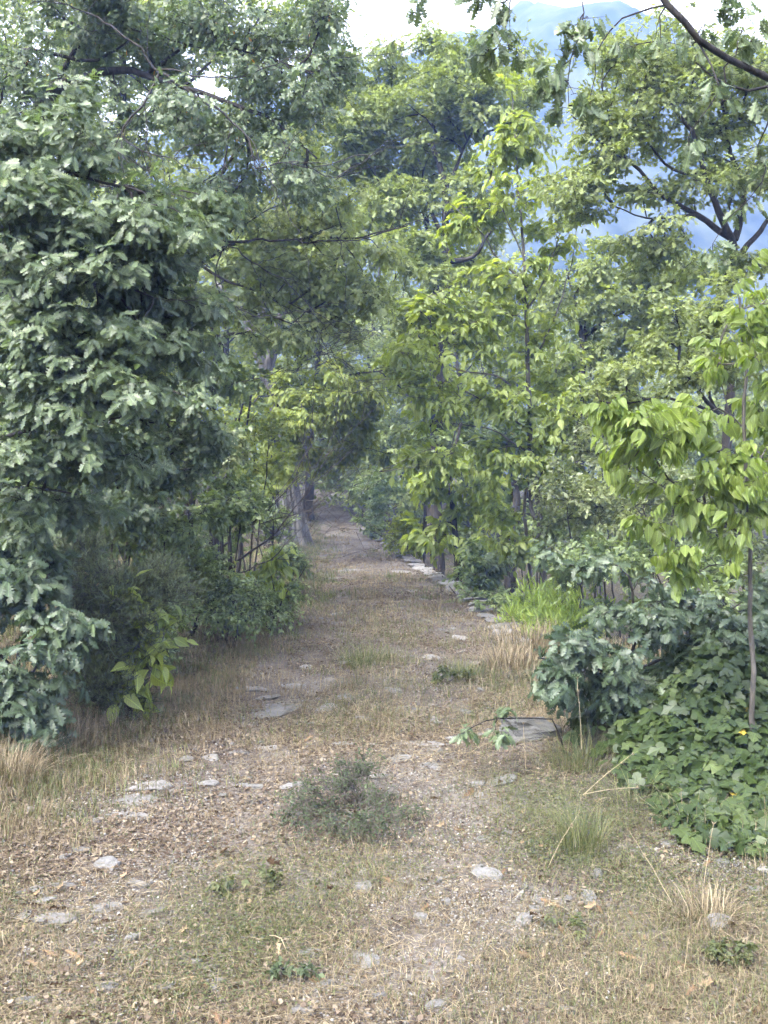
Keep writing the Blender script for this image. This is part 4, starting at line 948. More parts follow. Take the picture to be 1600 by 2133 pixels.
def juniper(px, D, blobs, label):
    b = G(px, D, -.03)
    plant('juniper_bush', label, 'bush', b, [([b, b + np.array([0, 0, .4]), at(px - 10, 1220, D)], .02, .006)], blobs, dict(t='needle', mat='juniper', size=.042, n=84, spread=.13, style='up', along=.22), rt=.0014, stem_name='stem', twig_gap=.07, gap=.8)
juniper(245, 6.2, [(240, 1290, 80, 110, 6.0, .35, 150), (230, 1430, 85, 70, 6.0, .35, 100), (330, 1230, 60, 60, 6.4, .3, 50), (170, 1180, 60, 60, 6.2, .3, 40)], 'dark fine-needled juniper bush in the lower left undergrowth')

for (px, py, rx_, ry_, D, n, mat, lab, sz) in [
        (480, 1270, 120, 60, 8.4, 170, 'shrub', 'low small-leaved green shrub at the left edge of the path', .036),
        (400, 1200, 110, 60, 8.6, 120, 'shrub', 'small-leaved shrub behind the low shrub at the left path edge', .04),
        (560, 1230, 60, 60, 9.4, 80, 'shrub', 'dark little shrub leaning over the path under the dead branches', .045),
        (600, 1175, 50, 40, 12.5, 60, 'shrub', 'small green shrub below the old grey trunk', .05),
        (330, 1080, 120, 90, 8.0, 150, 'shrub', 'dense dark shrub in the shade left of the dead branches', .05),
        (470, 1040, 90, 90, 9.2, 110, 'shrub', 'shaded shrub with slim dark stems beside the dead branches', .05),
        (180, 1050, 130, 110, 7.2, 150, 'shrub', 'deep shaded shrub behind the nearest oak', .05),
        (380, 930, 120, 80, 8.8, 130, 'thicket', 'small-leaved glossy bush below the dark oak stems', .05),
        (520, 930, 80, 80, 11, 90, 'bright', 'yellow-green leafy bush behind the dead branches', .06),
        (250, 900, 130, 90, 8.4, 110, 'shrub', 'dark filling bush between the nearest oak and the dark stems', .06),
        (300, 1320, 70, 70, 7.2, 80, 'shrub', 'small-leaved green bush behind the juniper', .04),
        (80, 950, 120, 120, 8.5, 90, 'shrub', 'dark bush at the left border behind the nearest oak', .07),
        (90, 1170, 140, 80, 9.0, 120, 'shrub', 'low dark bush filling the shade behind the lower oak shrub', .05),
        (290, 1150, 130, 80, 10.0, 120, 'shrub', 'dim bush in the shade behind the juniper top', .055),
        (430, 1120, 80, 70, 12.0, 80, 'shrub', 'dim bush behind the thin upright stems', .06),
        (90, 750, 130, 120, 10, 90, 'shrub', 'tall dark bush high behind the nearest oak', .08),
        (300, 760, 130, 100, 12.5, 90, 'bright', 'bright leafy bush seen between the dark oak stems', .08),
        (560, 1080, 60, 60, 14, 60, 'shrub', 'small shaded bush in front of the grey rock face', .06)]:
    b = G(px, D, -.05)
    st = [([b, (b + at(px, py, D)) / 2 + np.array([.06, 0, 0]), at(px + 10, py - 10, D)], .016, .006), ([b + np.array([0, 0, .05]), at(px - 40, py, D)], .012, .005), ([b + np.array([0, 0, .05]), at(px + 40, py, D)], .012, .005)]
    plant('undergrowth_bush', lab, 'bush', b, st, [(px, py, rx_, ry_, D, .5, n)], dict(t='small', mat=mat, size=sz, n=34, spread=.15, style='flat'), group='bushes crowding the left side of the path', rt=.0016, stem_name='stem', twig_gap=.12)

b = G(300, 6.0)
plant('young_seedling', 'bright yellow-green seedling at the left edge in front of the juniper', 'plant', b, [([b, at(300, 1400, 6.0), at(290, 1290, 6.0)], .007, .003), ([at(298, 1390, 6.0), at(340, 1330, 5.95)], .004, .002), ([at(296, 1350, 6.), at(255, 1275, 5.95)], .004, .002)],
      [(262, 1275, 30, 16, 5.95, .1, 7), (325, 1315, 40, 24, 5.95, .12, 12), (300, 1370, 28, 24, 5.95, .1, 7), (285, 1440, 24, 30, 5.95, .1, 6)], dict(t='ovate', mat='sapling', size=.10, n=7, spread=.08, style='spray', objs=300), bark='bark_grey', rt=.0014, stem_name='stem')
b = G(575, 9.6)
plant('young_seedling', 'pale hanging-leaved seedling beside the path below the dead branches', 'plant', b, [([b, at(580, 1230, 9.6), at(572, 1160, 9.6)], .008, .003)], [(578, 1170, 24, 24, 9.5, .15, 9), (560, 1210, 30, 20, 9.5, .15, 6)], dict(t='ovate', mat='sapling', size=.11, n=7, spread=.09, style='droop', objs=120), bark='bark_grey', rt=.0014, stem_name='stem')

# dead branches on the left
def dead(label, base, main, fans):
    root = empty('dead_branch', base, label, 'branch')
    tl = []
    for pts, r in main:
        r = r * .62; p = spline(W(*pts), .1, .03); link('limb', tubes_mesh('limb', [(p, np.linspace(r, r * .3, len(p)))], M['deadwood'], base, 6), root)
        for _ in range(fans):
            k = int(rng.integers(len(p) // 5, len(p))); d = (p[min(k + 1, len(p) - 1)] - p[k - 1]); d /= np.linalg.norm(d)
            d = d + rng.normal(size=3) * .55; L = rng.uniform(.25, .9)
            q_ = [p[k], p[k] + d * L * .5 + rng.normal(size=3) * .04, p[k] + d * L + rng.normal(size=3) * .1 + np.array([0, 0, .05])]
            s_ = spline(q_, .07, .02); tl.append((s_, np.linspace(r * .35, .0015, len(s_))))
            for _ in range(3):
                j = int(rng.integers(1, len(s_))); e = d + rng.normal(size=3) * .7; s2 = spline([s_[j], s_[j] + e * .12, s_[j] + e * .26], .06, .01); tl.append((s2, np.linspace(.0035, .001, len(s2))))
    tag(link('twigs', tubes_mesh('twigs', tl, M['deadwood'], base, 4), root), kind='stuff')
def boughs(label, base, lines, seed):
    root = empty('bare_bough', base, label, 'branch'); tl = []
    for pts, r in lines:
        p = spline(W(*pts), .08, .045); link('limb', tubes_mesh('limb', [(p, np.linspace(r, r * .25, len(p)))], M['bark'], base, 6), root)
        for _ in range(10):
            k = int(rng.integers(len(p) // 6, len(p))); d = p[min(k + 1, len(p) - 1)] - p[k - 1]; d /= np.linalg.norm(d); d = d + rng.normal(size=3) * np.array([.6, .4, .6]); L = rng.uniform(.2, .8)
            s_ = spline([p[k], p[k] + d * L * .5 + rng.normal(size=3) * .05, p[k] + d * L + np.array([0, 0, -.05])], .06, .03); tl.append((s_, np.linspace(r * .4, .0015, len(s_))))
    tag(link('twigs', tubes_mesh('twigs', tl, M['bark'], base, 4), root), kind='stuff')
boughs('wiry dark bare boughs crossing the oak foliage at upper left', at(-60, 420, 8.3), [([(-60, 420, 8.3), (60, 330, 8.2), (160, 300, 8.1), (250, 330, 8.0), (300, 400, 7.9)], .013), ([(-60, 420, 8.3), (100, 400, 8.2), (200, 380, 8.1), (400, 420, 7.9)], .011), ([(-60, 420, 8.3), (-20, 560, 8.2), (60, 640, 8.0), (120, 690, 7.9)], .012)], 1)
boughs('curling dark bare boughs in the oak canopy left of the open sky', at(330, 150, 8.2), [([(330, 150, 8.2), (300, 230, 8.1), (270, 290, 8.0), (330, 330, 8.), (400, 350, 7.9)], .012), ([(330, 150, 8.2), (420, 210, 8.1), (510, 290, 8.0), (530, 340, 8.0), (610, 340, 7.9), (700, 370, 7.9)], .013), ([(330, 150, 8.2), (480, 160, 8.1), (620, 110, 8.0), (720, 120, 8.0)], .009), ([(330, 150, 8.2), (230, 60, 8.2), (60, -20, 8.2)], .012)], 2)
boughs('thin bare boughs sweeping over the path from the left oaks', at(470, 500, 9.8), [([(470, 500, 9.8), (560, 560, 9.7), (640, 640, 9.6), (690, 700, 9.5)], .010), ([(470, 500, 9.8), (600, 495, 9.7), (730, 498, 9.6), (830, 470, 9.5)], .013), ([(470, 500, 9.8), (440, 600, 9.8), (520, 660, 9.7), (640, 650, 9.6), (760, 690, 9.5)], .010), ([(470, 500, 9.8), (560, 430, 9.7), (680, 380, 9.6), (780, 330, 9.5)], .010)], 3)
dead('bare dead branch fanning its twigs toward the old grey trunk', G(450, 9.8), [([(470, 1180, 9.8), (560, 1130, 9.7), (620, 1060, 9.6), (650, 1010, 9.5)], .022), ([(450, 1150, 9.8), (520, 1090, 9.7), (590, 1030, 9.5), (628, 990, 9.4)], .018), ([(470, 1120, 9.9), (560, 1090, 9.8), (650, 1065, 9.8)], .014)], 9)
dead('grey bare branch reaching level toward the path above the small shrubs', G(430, 9.2), [([(480, 1200, 9.2), (560, 1170, 9.2), (610, 1120, 9.1), (655, 1070, 9.1)], .014)], 8)
dead('tangle of leafless grey twigs under the dark oak boughs', G(560, 10.4), [([(480, 800, 10.5), (560, 780, 10.4), (660, 735, 10.2), (700, 740, 10.1)], .012), ([(560, 620, 10.4), (600, 640, 10.3), (660, 740, 10.2)], .010)], 12)
for k, (px, py0, py1, D, lb) in enumerate([(462, 1150, 990, 9.6, 'thin dark upright stem left of the dead branches'), (476, 1155, 960, 9.9, 'slightly leaning thin stem closest to the dead branches'), (440, 1160, 1000, 10.2, 'thin stem furthest left of the slim trio'), (498, 1130, 900, 10.8, 'tall thin stem behind the dead branch fan')]):
    b = G(px, D, -.05); plant('thin_stem', lb, 'sapling', b, [([b, at(px + 4, (py0 + py1) / 2, D), at(px + 12, py1, D), at(px + 30, py1 - 120, D)], .03, .010)], [(px + 30, py1 - 60, 50, 60, D, .4, 14)], dict(t='small', mat='shrub', size=.06, n=20, spread=.15, style='flat'))

# ---- near right: hanging-leaved sapling, oak shrub, ivy
tree('near_sapling', 'near sapling on the right with large drooping lime-green leaves', 1560, 4.7,
     [([(1568, 1200, 4.6), (1572, 1080, 4.55), (1560, 940, 4.5), (1553, 800, 4.5), (1540, 620, 4.5)], .015, .006), ([(1570, 1130, 4.6), (1470, 1060, 4.45), (1400, 1020, 4.4), (1330, 980, 4.4)], .008, .003), ([(1460, 1060, 4.45), (1390, 1000, 4.4), (1350, 930, 4.35), (1310, 900, 4.3), (1250, 860, 4.3)], .006, .002),
      ([(1570, 1140, 4.6), (1480, 1060, 4.5), (1420, 1050, 4.5), (1330, 1050, 4.5)], .006, .002), ([(1558, 900, 4.5), (1510, 830, 4.5), (1500, 760, 4.5)], .005, .002), ([(1565, 1000, 4.5), (1600, 940, 4.5), (1640, 860, 4.5)], .006, .002), ([(1572, 1150, 4.6), (1540, 1120, 4.6), (1520, 1180, 4.6), (1480, 1160, 4.5)], .006, .002)],
     [(1255, 850, 40, 26, 4.3, .10, 11), (1330, 890, 60, 34, 4.3, .14, 22), (1400, 930, 70, 44, 4.35, .14, 24), (1450, 870, 60, 34, 4.4, .14, 14), (1300, 970, 50, 36, 4.4, .1, 12), (1500, 950, 60, 46, 4.4, .14, 22), (1480, 1000, 90, 30, 4.4, .14, 16), (1400, 1010, 60, 24, 4.4, .12, 10), (1580, 960, 50, 60, 4.5, .15, 16), (1460, 1050, 60, 34, 4.4, .14, 18),
      (1550, 1050, 50, 40, 4.5, .15, 18), (1570, 700, 60, 110, 4.5, .18, 40), (1590, 820, 40, 60, 4.5, .15, 16), (1430, 1130, 50, 24, 4.4, .12, 11), (1340, 1080, 40, 20, 4.4, .1, 6), (1490, 740, 40, 50, 4.5, .12, 9), (1650, 900, 60, 160, 4.6, .2, 24), (1460, 1180, 60, 20, 4.5, .14, 8), (1590, 600, 50, 50, 4.5, .15, 12)],
     dict(t='ovate', mat='near_sapling', size=.060, n=10, spread=.07, style='droop', objs=300, odd=0.0, along=.15), bark='bark_grey', rt=.0015, twig_gap=.05, gap=.6)
tree('oak_shrub', 'oak shrub on the lower right with blue-green lobed leaves above the ivy', 1330, 5.7,
     [([(1320, 1400, 5.6), (1325, 1300, 5.5), (1310, 1200, 5.4)], .016, .006), ([(1330, 1430, 5.6), (1230, 1390, 5.3), (1120, 1370, 5.2)], .010, .004), ([(1330, 1400, 5.6), (1450, 1320, 5.5), (1550, 1250, 5.5)], .011, .004)],
     [(1140, 1380, 50, 40, 5.2, .16, 22), (1230, 1340, 80, 50, 5.3, .25, 44), (1330, 1290, 90, 50, 5.4, .3, 46), (1450, 1310, 90, 60, 5.4, .3, 50), (1560, 1320, 70, 80, 5.4, .3, 40), (1300, 1400, 110, 50, 5.4, .3, 56), (1450, 1420, 110, 40, 5.5, .3, 40), (1200, 1160, 60, 50, 5.5, .2, 16), (1400, 1230, 60, 40, 5.5, .25, 18), (1200, 1430, 80, 30, 5.5, .2, 22), (1560, 1220, 50, 50, 5.6, .25, 14)],
     dict(t='oak', mat='shrub_oak', odd=0, size=.070, n=13, spread=.11, along=.13, style='hang', face=(-.4, -.7, 0), objs=300), cat='shrub', rt=.0015, stem_name='stem', twig_gap=.06)
b = at(1180, 1500, 5.2); b[2] = float(height(b[0], b[1]))
plant('oak_sprig', 'low oak sprig stretching left over the grass from the ivy', 'plant', b, [([b, at(1150, 1495, 5.1), at(1070, 1497, 5.), at(1010, 1500, 4.95), at(960, 1530, 4.9)], .006, .0025)], [(1020, 1490, 34, 14, 4.95, .08, 6), (1030, 1530, 26, 24, 4.9, .08, 6), (960, 1530, 22, 12, 4.9, .06, 4)],
      dict(t='oak', mat='oak', size=.065, n=6, spread=.06, along=.07, style='spray', objs=120), rt=.0014, stem_name='stem')

# ivy: a creeping mass over a hump of rock
def ivy():
    b = at(1430, 1560, 4.9); b[2] = float(height(b[0], b[1]))
    root = empty('ivy_plant', b, 'glossy dark green ivy spreading over the bank at the lower right', 'ivy')
    def top(x, y):     # hump under the ivy
        px = 800 + FPX * x / y
        return .44 * smooth(1290, 1520, px) * np.exp(-((y - 5.5) / .8) ** 2) + .14 * smooth(1150, 1300, px) * np.exp(-((y - 5.5) / .6) ** 2)
    n = 8000; y = 3.75 + 2.1 * rng.random(n) ** .9; px = 1195 + 525 * rng.random(n)
    front = 1750 - 180 * (1 - smooth(1230, 1480, px)) - 60 * (px < 1250) + 60 * smooth(1480, 1600, px) + 45 * vnoise(px, 0 * px, .03, 2) + 70 * rng.random(len(px)) ** 5
    x = (px - 800) / FPX * y; z0 = height(x, y); h = top(x, y)
    py = HORY + (CAM_H - z0) / y * FPX
    ok = (py < front) & (py > 1400)
    x, y, z0, h = x[ok], y[ok], z0[ok], h[ok]; n = len(x)
    z = z0 + h + .03 + .16 * rng.random(n) * np.minimum(1, h * 4 + .2)
    pos = np.stack([x, y, z], 1)
    e = .05; gx_ = (top(x + e, y) - top(x - e, y)) / (2 * e); gy_ = (top(x, y + e) - top(x, y - e)) / (2 * e)
    nor = np.stack([-gx_ * .8, -gy_ * .8 - .35, np.ones(n)], 1) + rng.normal(size=(n, 3)) * .55
    axd = np.stack([rng.normal(size=n) * .7 - .2, rng.normal(size=n) * .5 - .7, -.25 + .2 * rng.normal(size=n)], 1)
    R = frames(axd, nor); size = .034 + .066 * rng.random(n) ** 1.1
    cl = .5 + .35 * vnoise(x, y, 5., 3)
    thin = rng.random(n) < .72 + .5 * vnoise(x, y, 7., 8); pos, R, size, x, y, z, z0, h, cl = pos[thin], R[thin], size[thin], x[thin], y[thin], z[thin], z0[thin], h[thin], cl[thin]; n = len(x)
    rnd = np.clip(.45 * cl + .5 * rng.random(n), 0, .93); rnd[rng.random(n) < .004] = .99
    D = pos[:, 1]; pxx = 800 + FPX * x / D; vis = pxx < 1600
    sc_ = np.where(vis, size / D * (1 + .6 * (z - z0 - h) / .1), 0); idx = np.argsort(-sc_)[:300]; rest = np.ones(n, bool); rest[idx] = False
    leaf_objects('ivy', M['ivy'], pos[idx], R[idx], size[idx], rnd[idx], root)
    tag(link('crown', leaves_mesh('crown', 'ivy', pos[rest], R[rest], size[rest], rnd[rest], M['ivy'], b), root), kind='stuff')
    st = []
    for _ in range(60):
        y0 = rng.uniform(4.2, 5.3); x0 = (rng.uniform(1440, 1640) - 800) / FPX * y0; P_ = []
        a = rng.uniform(2.6, 5.2)
        for k in range(8):
            P_.append((x0, y0, float(height(x0, y0) + top(x0, y0)) + .03 + .02 * rng.random())); x0 += .07 * math.cos(a); y0 += .07 * math.sin(a) * .7; a += rng.normal() * .3
        st.append((spline(P_, .05, .004), None))
    st = [(p, np.linspace(.004, .0015, len(p))) for p, _ in st]
    tag(link('runners', tubes_mesh('runners', st, M['bark_grey'], b, 4), root), kind='stuff')
    # the earthy hump it grows on
    xs = np.linspace(.7, 3.4, 80); ys = np.linspace(4.0, 7.2, 80); Xg, Yg = np.meshgrid(xs, ys)
    Zg = height(Xg, Yg) + top(Xg, Yg) - .02 + .02 * vnoise(Xg, Yg, 12, 2) - .06 * (top(Xg, Yg) < .02)
    V = np.stack([Xg.ravel(), Yg.ravel(), Zg.ravel()], 1); i = np.arange(6400).reshape(80, 80); q = np.stack([i[:-1, :-1], i[:-1, 1:], i[1:, 1:], i[1:, :-1]], -1).reshape(-1, 4)
    bk_ = link('bank', np_mesh('bank', V, q.ravel(), np.full(len(q), 4), M['ground'])); tag(bk_, kind='structure')
ivy()

# overhanging oak at the top right, its trunk stands outside the picture
b = G(2350, 4.6, -.05)
plant('overhanging_oak', 'oak branch with dark lobed leaves hanging in from the top right corner', 'tree', b,
      [([b, at(2350, 800, 4.6), at(2300, 400, 4.5), at(2150, 300, 4.4)], .09, .05), (W((2150, 300, 4.4), (1800, 200, 4.2), (1600, 158, 4.0), (1520, 118, 3.9), (1450, 85, 3.85), (1385, 10, 3.8), (1330, -90, 3.8)), .020, .012),
       (W((1385, 10, 3.8), (1320, 30, 3.75), (1270, 70, 3.7), (1240, 110, 3.7), (1230, 200, 3.7)), .005, .0018), (W((1600, 200, 3.95), (1520, 185, 3.9), (1450, 130, 3.9)), .008, .003), (W((1450, 85, 3.85), (1500, 180, 3.8), (1440, 270, 3.8)), .006, .002),
       (W((1330, -90, 3.8), (1200, -60, 3.8), (1080, -50, 3.7), (1060, 40, 3.7), (1035, 100, 3.7)), .007, .0015), (W((1200, -60, 3.8), (1215, 30, 3.75), (1190, 130, 3.7), (1185, 220, 3.7)), .004, .0015)],
      [(1030, 20, 40, 26, 3.7, .10, 10), (1010, 110, 34, 22, 3.7, .08, 9), (1040, 90, 40, 20, 3.7, .08, 8), (1200, 30, 30, 18, 3.7, .08, 6), (1190, 90, 46, 24, 3.7, .08, 10), (1160, 160, 40, 22, 3.7, .08, 10), (1200, 220, 46, 22, 3.7, .08, 10), (1340, 90, 50, 30, 3.8, .1, 9),
       (1450, 60, 60, 40, 3.85, .12, 10), (1560, 60, 50, 60, 3.9, .12, 12), (1580, 260, 40, 60, 3.9, .12, 10), (1440, 280, 40, 26, 3.8, .1, 6), (1500, 530, 40, 30, 4.0, .1, 5), (1500, 210, 40, 30, 3.8, .1, 4), (890, -10, 30, 20, 3.7, .08, 4), (1650, 200, 60, 140, 4, .2, 20), (1560, 420, 40, 40, 4.0, .1, 4)],
      dict(t='oak', mat='oak', size=.075, n=5, spread=.07, along=.08, style='droop', objs=300), rt=.0013, twig_gap=.06, stem_name='trunk')

# ------------------------------------------------------------------ grass, straw, litter, gravel
def near_field(n, y0=2.3, y1=14., power=1.0, xm=1.0):
    uu = rng.random(n); y = 1 / (1 / y0 + (1 / y1 - 1 / y0) * uu)      # denser toward the viewer
    x = rng.uniform(-1, 1, n) * (.42 * y + .5) * xm
    return x, y
TUFTS = {}
def tuft_coll(mat, width, lean, flat, tuft, r0=.05):
    key = (mat, width, lean, flat, tuft)
    if key in TUFTS: return TUFTS[key]
    coll = bpy.data.collections.new('tufts_%02d' % len(TUFTS))
    for v in range(7):
        NC = 6; N_ = tuft * NC; a = rng.uniform(0, 6.28, N_); cc = rng.normal(size=(NC, 3)) * np.array([r0 * 3.2, r0 * 3.2, 0]); B = np.repeat(cc, tuft, 0) + rng.normal(size=(N_, 3)) * np.array([r0, r0, 0]) - np.array([0, 0, .05])
        hh = rng.uniform(.35, 1.1, N_) * np.repeat(rng.uniform(.5, 1.15, NC), tuft); ln = np.abs(rng.normal(size=N_)) * lean + flat; kink = rng.normal(size=N_) * .5
        d = np.stack([np.cos(a), np.sin(a), 0 * a], 1); d2 = np.stack([np.cos(a + kink), np.sin(a + kink), 0 * a], 1); s = np.stack([-np.sin(a), np.cos(a), 0 * a], 1) * (width * rng.uniform(.6, 1.3, N_))[:, None] * .5
        up = np.array([0, 0, 1.]); q = 1 / np.sqrt(1 + ln ** 2)
        P1 = B + (d * (ln * .35)[:, None] + up * .9) * (hh * q * .45)[:, None]; P2 = P1 + (d2 * (ln * .9)[:, None] + up * .7) * (hh * q * .35)[:, None]
        P3 = P2 + (d2 * (ln * 1.3)[:, None] + up * (.35 - .3 * ln)[:, None]) * (hh * q * .35)[:, None]; P3[:, 2] = np.maximum(P3[:, 2], .02)
        V = np.stack([B - s, B + s, P1 - s * .9, P1 + s * .9, P2 - s * .6, P2 + s * .6, P3], 1).reshape(-1, 3)
        F = [tuple(k * 7 + np.array(f)) for k in range(N_) for f in ((0, 1, 3, 2), (2, 3, 5, 4), (4, 5, 6))]
        A = np.zeros((N_, 7, 3)); A[:, :, 2] = (rng.random(N_) * .5)[:, None]; A[:, :, 0] = .2
        template_object('tuft_%02d_%d' % (len(TUFTS), v), V, F, A.reshape(-1, 3), [0] * len(F), [M[mat]], coll)
    TUFTS[key] = coll; return coll
def field_blades(name, mat, n, y0, y1, dens, hmin, hmax, width, lean=.5, xm=1., tuft=14, flat=0.0):
    nc = n // tuft // 5; x, y = near_field(nc * 8, y0, y1, 1, xm)
    keep = rng.random(len(x)) < np.clip(dens(x, y), 0, 1) * (1 - .93 * bare(x, y) * (1 - .6 * smooth(9, 13, y))) * (1 - edge_clear(x, y)); x, y = x[keep][:nc], y[keep][:nc]; nc = len(x)
    hh = hmin + (hmax - hmin) * rng.random(nc) ** 1.7
    coll = tuft_coll(mat, width / ((hmin + hmax) * .4), lean, flat, tuft, .045 / ((hmin + hmax) * .4))
    wsc = hh * (1 + .02 * y)
    pos = np.stack([x, y, height(x, y)], 1); rot = np.stack([rng.normal(size=nc) * .12, rng.normal(size=nc) * .12, rng.uniform(0, 6.28, nc)], 1)
    return instanced(name, coll, pos, rot, np.stack([np.full(nc, (hmin + hmax) * .4), np.full(nc, (hmin + hmax) * .4), wsc], 1) * (1 + .05 * y)[:, None] ** .5, np.clip(rng.random(nc), 0, .98), rng.integers(0, 7, nc))

def side(x, y):
    c = path_c(y); return (x - c) / path_w(y)
def edge_clear(x, y):     # the bare stones along the right edge
    return np.exp(-((x - path_c(y) - path_w(y) - .02) / .20) ** 2) * smooth(8.4, 9.2, y) * .82
def bare(x, y):
    lt = np.interp(y, [2.3, 3.3, 4.4, 5.4, 6.7, 8.6, 10, 15, 23, 60], [-.9, -1.0, -1.08, -.72, -.70, -.55, -.48, -.6, -1.2, -6.])
    rt_ = np.interp(y, [2.3, 2.9, 3.4, 4.4, 5.3, 6.7, 8.6, 10, 15, 23, 60], [-.3, -.06, .42, .24, .16, .27, .43, .45, .12, -.5, -6.])
    wl_ = .30 + .12 * (y < 5); n_ = .12 * vnoise(x, y, 3.1, 51)
    v_ = np.maximum(np.exp(-((x - lt + n_) / wl_) ** 2), np.exp(-((x - rt_ + n_) / .27) ** 2))
    return np.clip(np.maximum(v_, np.exp(-((x - 1.25) / .35) ** 2 - ((y - 3.75) / .35) ** 2)), 0, 1)
def d_verge(x, y):
    s = np.abs(side(x, y)); px = 800 + FPX * x / y
    v_ = smooth(.80, 1.1, s) * (.5 + .5 * smooth(4.0, 6, y)) * (1 - .85 * ((px > 1250) & (y < 5.6)))
    v_ = np.maximum(v_, .8 * smooth(.5, 1.2, side(-x, y)) * (y > 3.9) * (x < 0))
    return v_ * (.6 + .5 * vnoise(x, y, 2.5, 4))
def d_mid(x, y):
    s = np.abs(side(x, y)); return np.clip(1.5 * np.exp(-(s / .42) ** 2) * smooth(5.0, 7, y) * (.75 + .5 * vnoise(x, y, 2., 7)) + 1.2 * smooth(.7, 1, s) * smooth(5, 7, y), 0, 1)
def d_near(x, y):
    return np.clip(.40 + .75 * vnoise(x, y, 2.2, 9) + .35 * smooth(.2, 1.2, x) * (y < 4.2), .03, 1) * (1 - .4 * np.exp(-((np.abs(side(x, y)) - .55) / .2) ** 2) * (y > 4))
field_blades('verge_grass', 'straw', 70000, 3.6, 15, d_verge, .05, .22, .0024, 1.1)
field_blades('green_grass', 'green_blade', 90000, 3.6, 15, lambda x, y: np.maximum(d_verge(x, y) * .8, d_mid(x, y)), .05, .16, .0026, 1.1)
field_blades('path_grass', 'straw', 200000, 4.8, 26, lambda x, y: np.clip(d_mid(x, y) * 1.2 + .10, 0, 1), .03, .15, .0028, 1.3, flat=.3)
field_blades('far_grass', 'green_blade', 70000, 11, 48, lambda x, y: (smooth(.4, 1.1, np.abs(side(x, y))) * .9 + .12) * (1 - edge_clear(x, y)), .03, .12, .006, .8, xm=.5)
field_blades('far_straw', 'straw', 90000, 10, 48, lambda x, y: (.6 + .3 * vnoise(x, y, 1.2, 61)) * (1 - edge_clear(x, y)), .02, .075, .005, 1.3, flat=.3, xm=.45)
field_blades('dry_grass', 'straw', 75000, 2.3, 6.5, d_near, .02, .11, .0016, 1.6, flat=.7)
field_blades('short_grass', 'green_blade', 95000, 2.3, 6.5, lambda x, y: np.clip(.35 + .8 * vnoise(x, y, 1.7, 12), .04, .95), .02, .08, .0016, 1.1, flat=.2)

def tuft(label, px, D, n, h, mat='green_blade', spread=.07, lean=.6, width=.0028):
    b = G(px, D); N_ = n; a = rng.uniform(0, 2 * math.pi, N_); r_ = rng.random(N_) ** .5 * spread
    B = np.stack([np.cos(a) * r_, np.sin(a) * r_, np.zeros(N_) - .005], 1); hh = h * rng.uniform(.45, 1.05, N_); ln = np.abs(rng.normal(size=N_)) * lean + .1
    a2 = a + rng.normal(size=N_) * .6; d = np.stack([np.cos(a2), np.sin(a2), 0 * a], 1); s = np.stack([-np.sin(a2), np.cos(a2), 0 * a], 1) * width * .5
    rows = []
    for t_ in (0, .35, .7): rows += [B + d * (hh * ln * t_ ** 2)[:, None] + np.array([0, 0, 1.]) * (hh * t_ * (1 - .25 * t_ * np.minimum(ln, 1.5)))[:, None] + sg * s * (1 - .4 * t_) for sg in (-1, 1)]
    rows.append(B + d * (hh * ln)[:, None] + np.array([0, 0, 1.]) * (hh * (1 - .3 * np.minimum(ln, 1.6)))[:, None])
    V = np.stack(rows, 1).reshape(-1, 3); o = np.arange(N_)[:, None] * 7
    L = (o + np.array([0, 1, 3, 2, 2, 3, 5, 4, 4, 5, 6])).ravel(); A = np.zeros((N_, 7, 3)); A[:, :, 2] = rng.random(N_)[:, None]; A[:, :, 0] = .2
    ob = link('grass_tuft', np_mesh('grass_tuft', V, L, np.tile([4, 4, 3], N_), M[mat], A.reshape(-1, 3)), None, None, b); return tag(ob, label, 'grass tuft')
tuft('wispy green and straw grass tuft above the pale stones at lower right', 1210, 3.9, 260, .26, 'green_blade', .10, .55, .0022)
tuft('pale dry grass tuft arching at the left border below the oak shrub', 20, 4.7, 420, .26, 'straw', .16, .9)
tuft('long dry grass tuft under the juniper bush', 130, 5.3, 360, .24, 'straw', .18, .9)
tuft('straw grass clump on the right edge of the path before the oak shrub', 1060, 7.6, 420, .25, 'straw', .22, .5, .004)
tuft('pale standing dry grass behind the tall straw clump', 1110, 8.6, 460, .30, 'straw', .35, .5, .005)
tuft('green grass clump at the foot of the tall straw grass', 965, 7.4, 300, .20, 'green_blade', .16, .8, .003)
tuft('mixed grass clump in the middle of the path', 760, 7.8, 380, .22, 'green_blade', .22, .7, .003)
tuft('low dry grass tuft flopping at the lower right corner', 1470, 3.25, 260, .15, 'straw', .09, 1.2, .002)
tuft('fine grass clump beside the low dark rock', 1210, 5.0, 300, .25, 'green_blade', .16, .7, .0022)

tuft('straggling grass growing out of the ivy edge', 1330, 4.35, 150, .20, 'green_blade', .16, .9, .0022)
tuft('dry grass leaning through the ivy at its lower edge', 1450, 4.1, 120, .18, 'straw', .14, 1.0, .002)
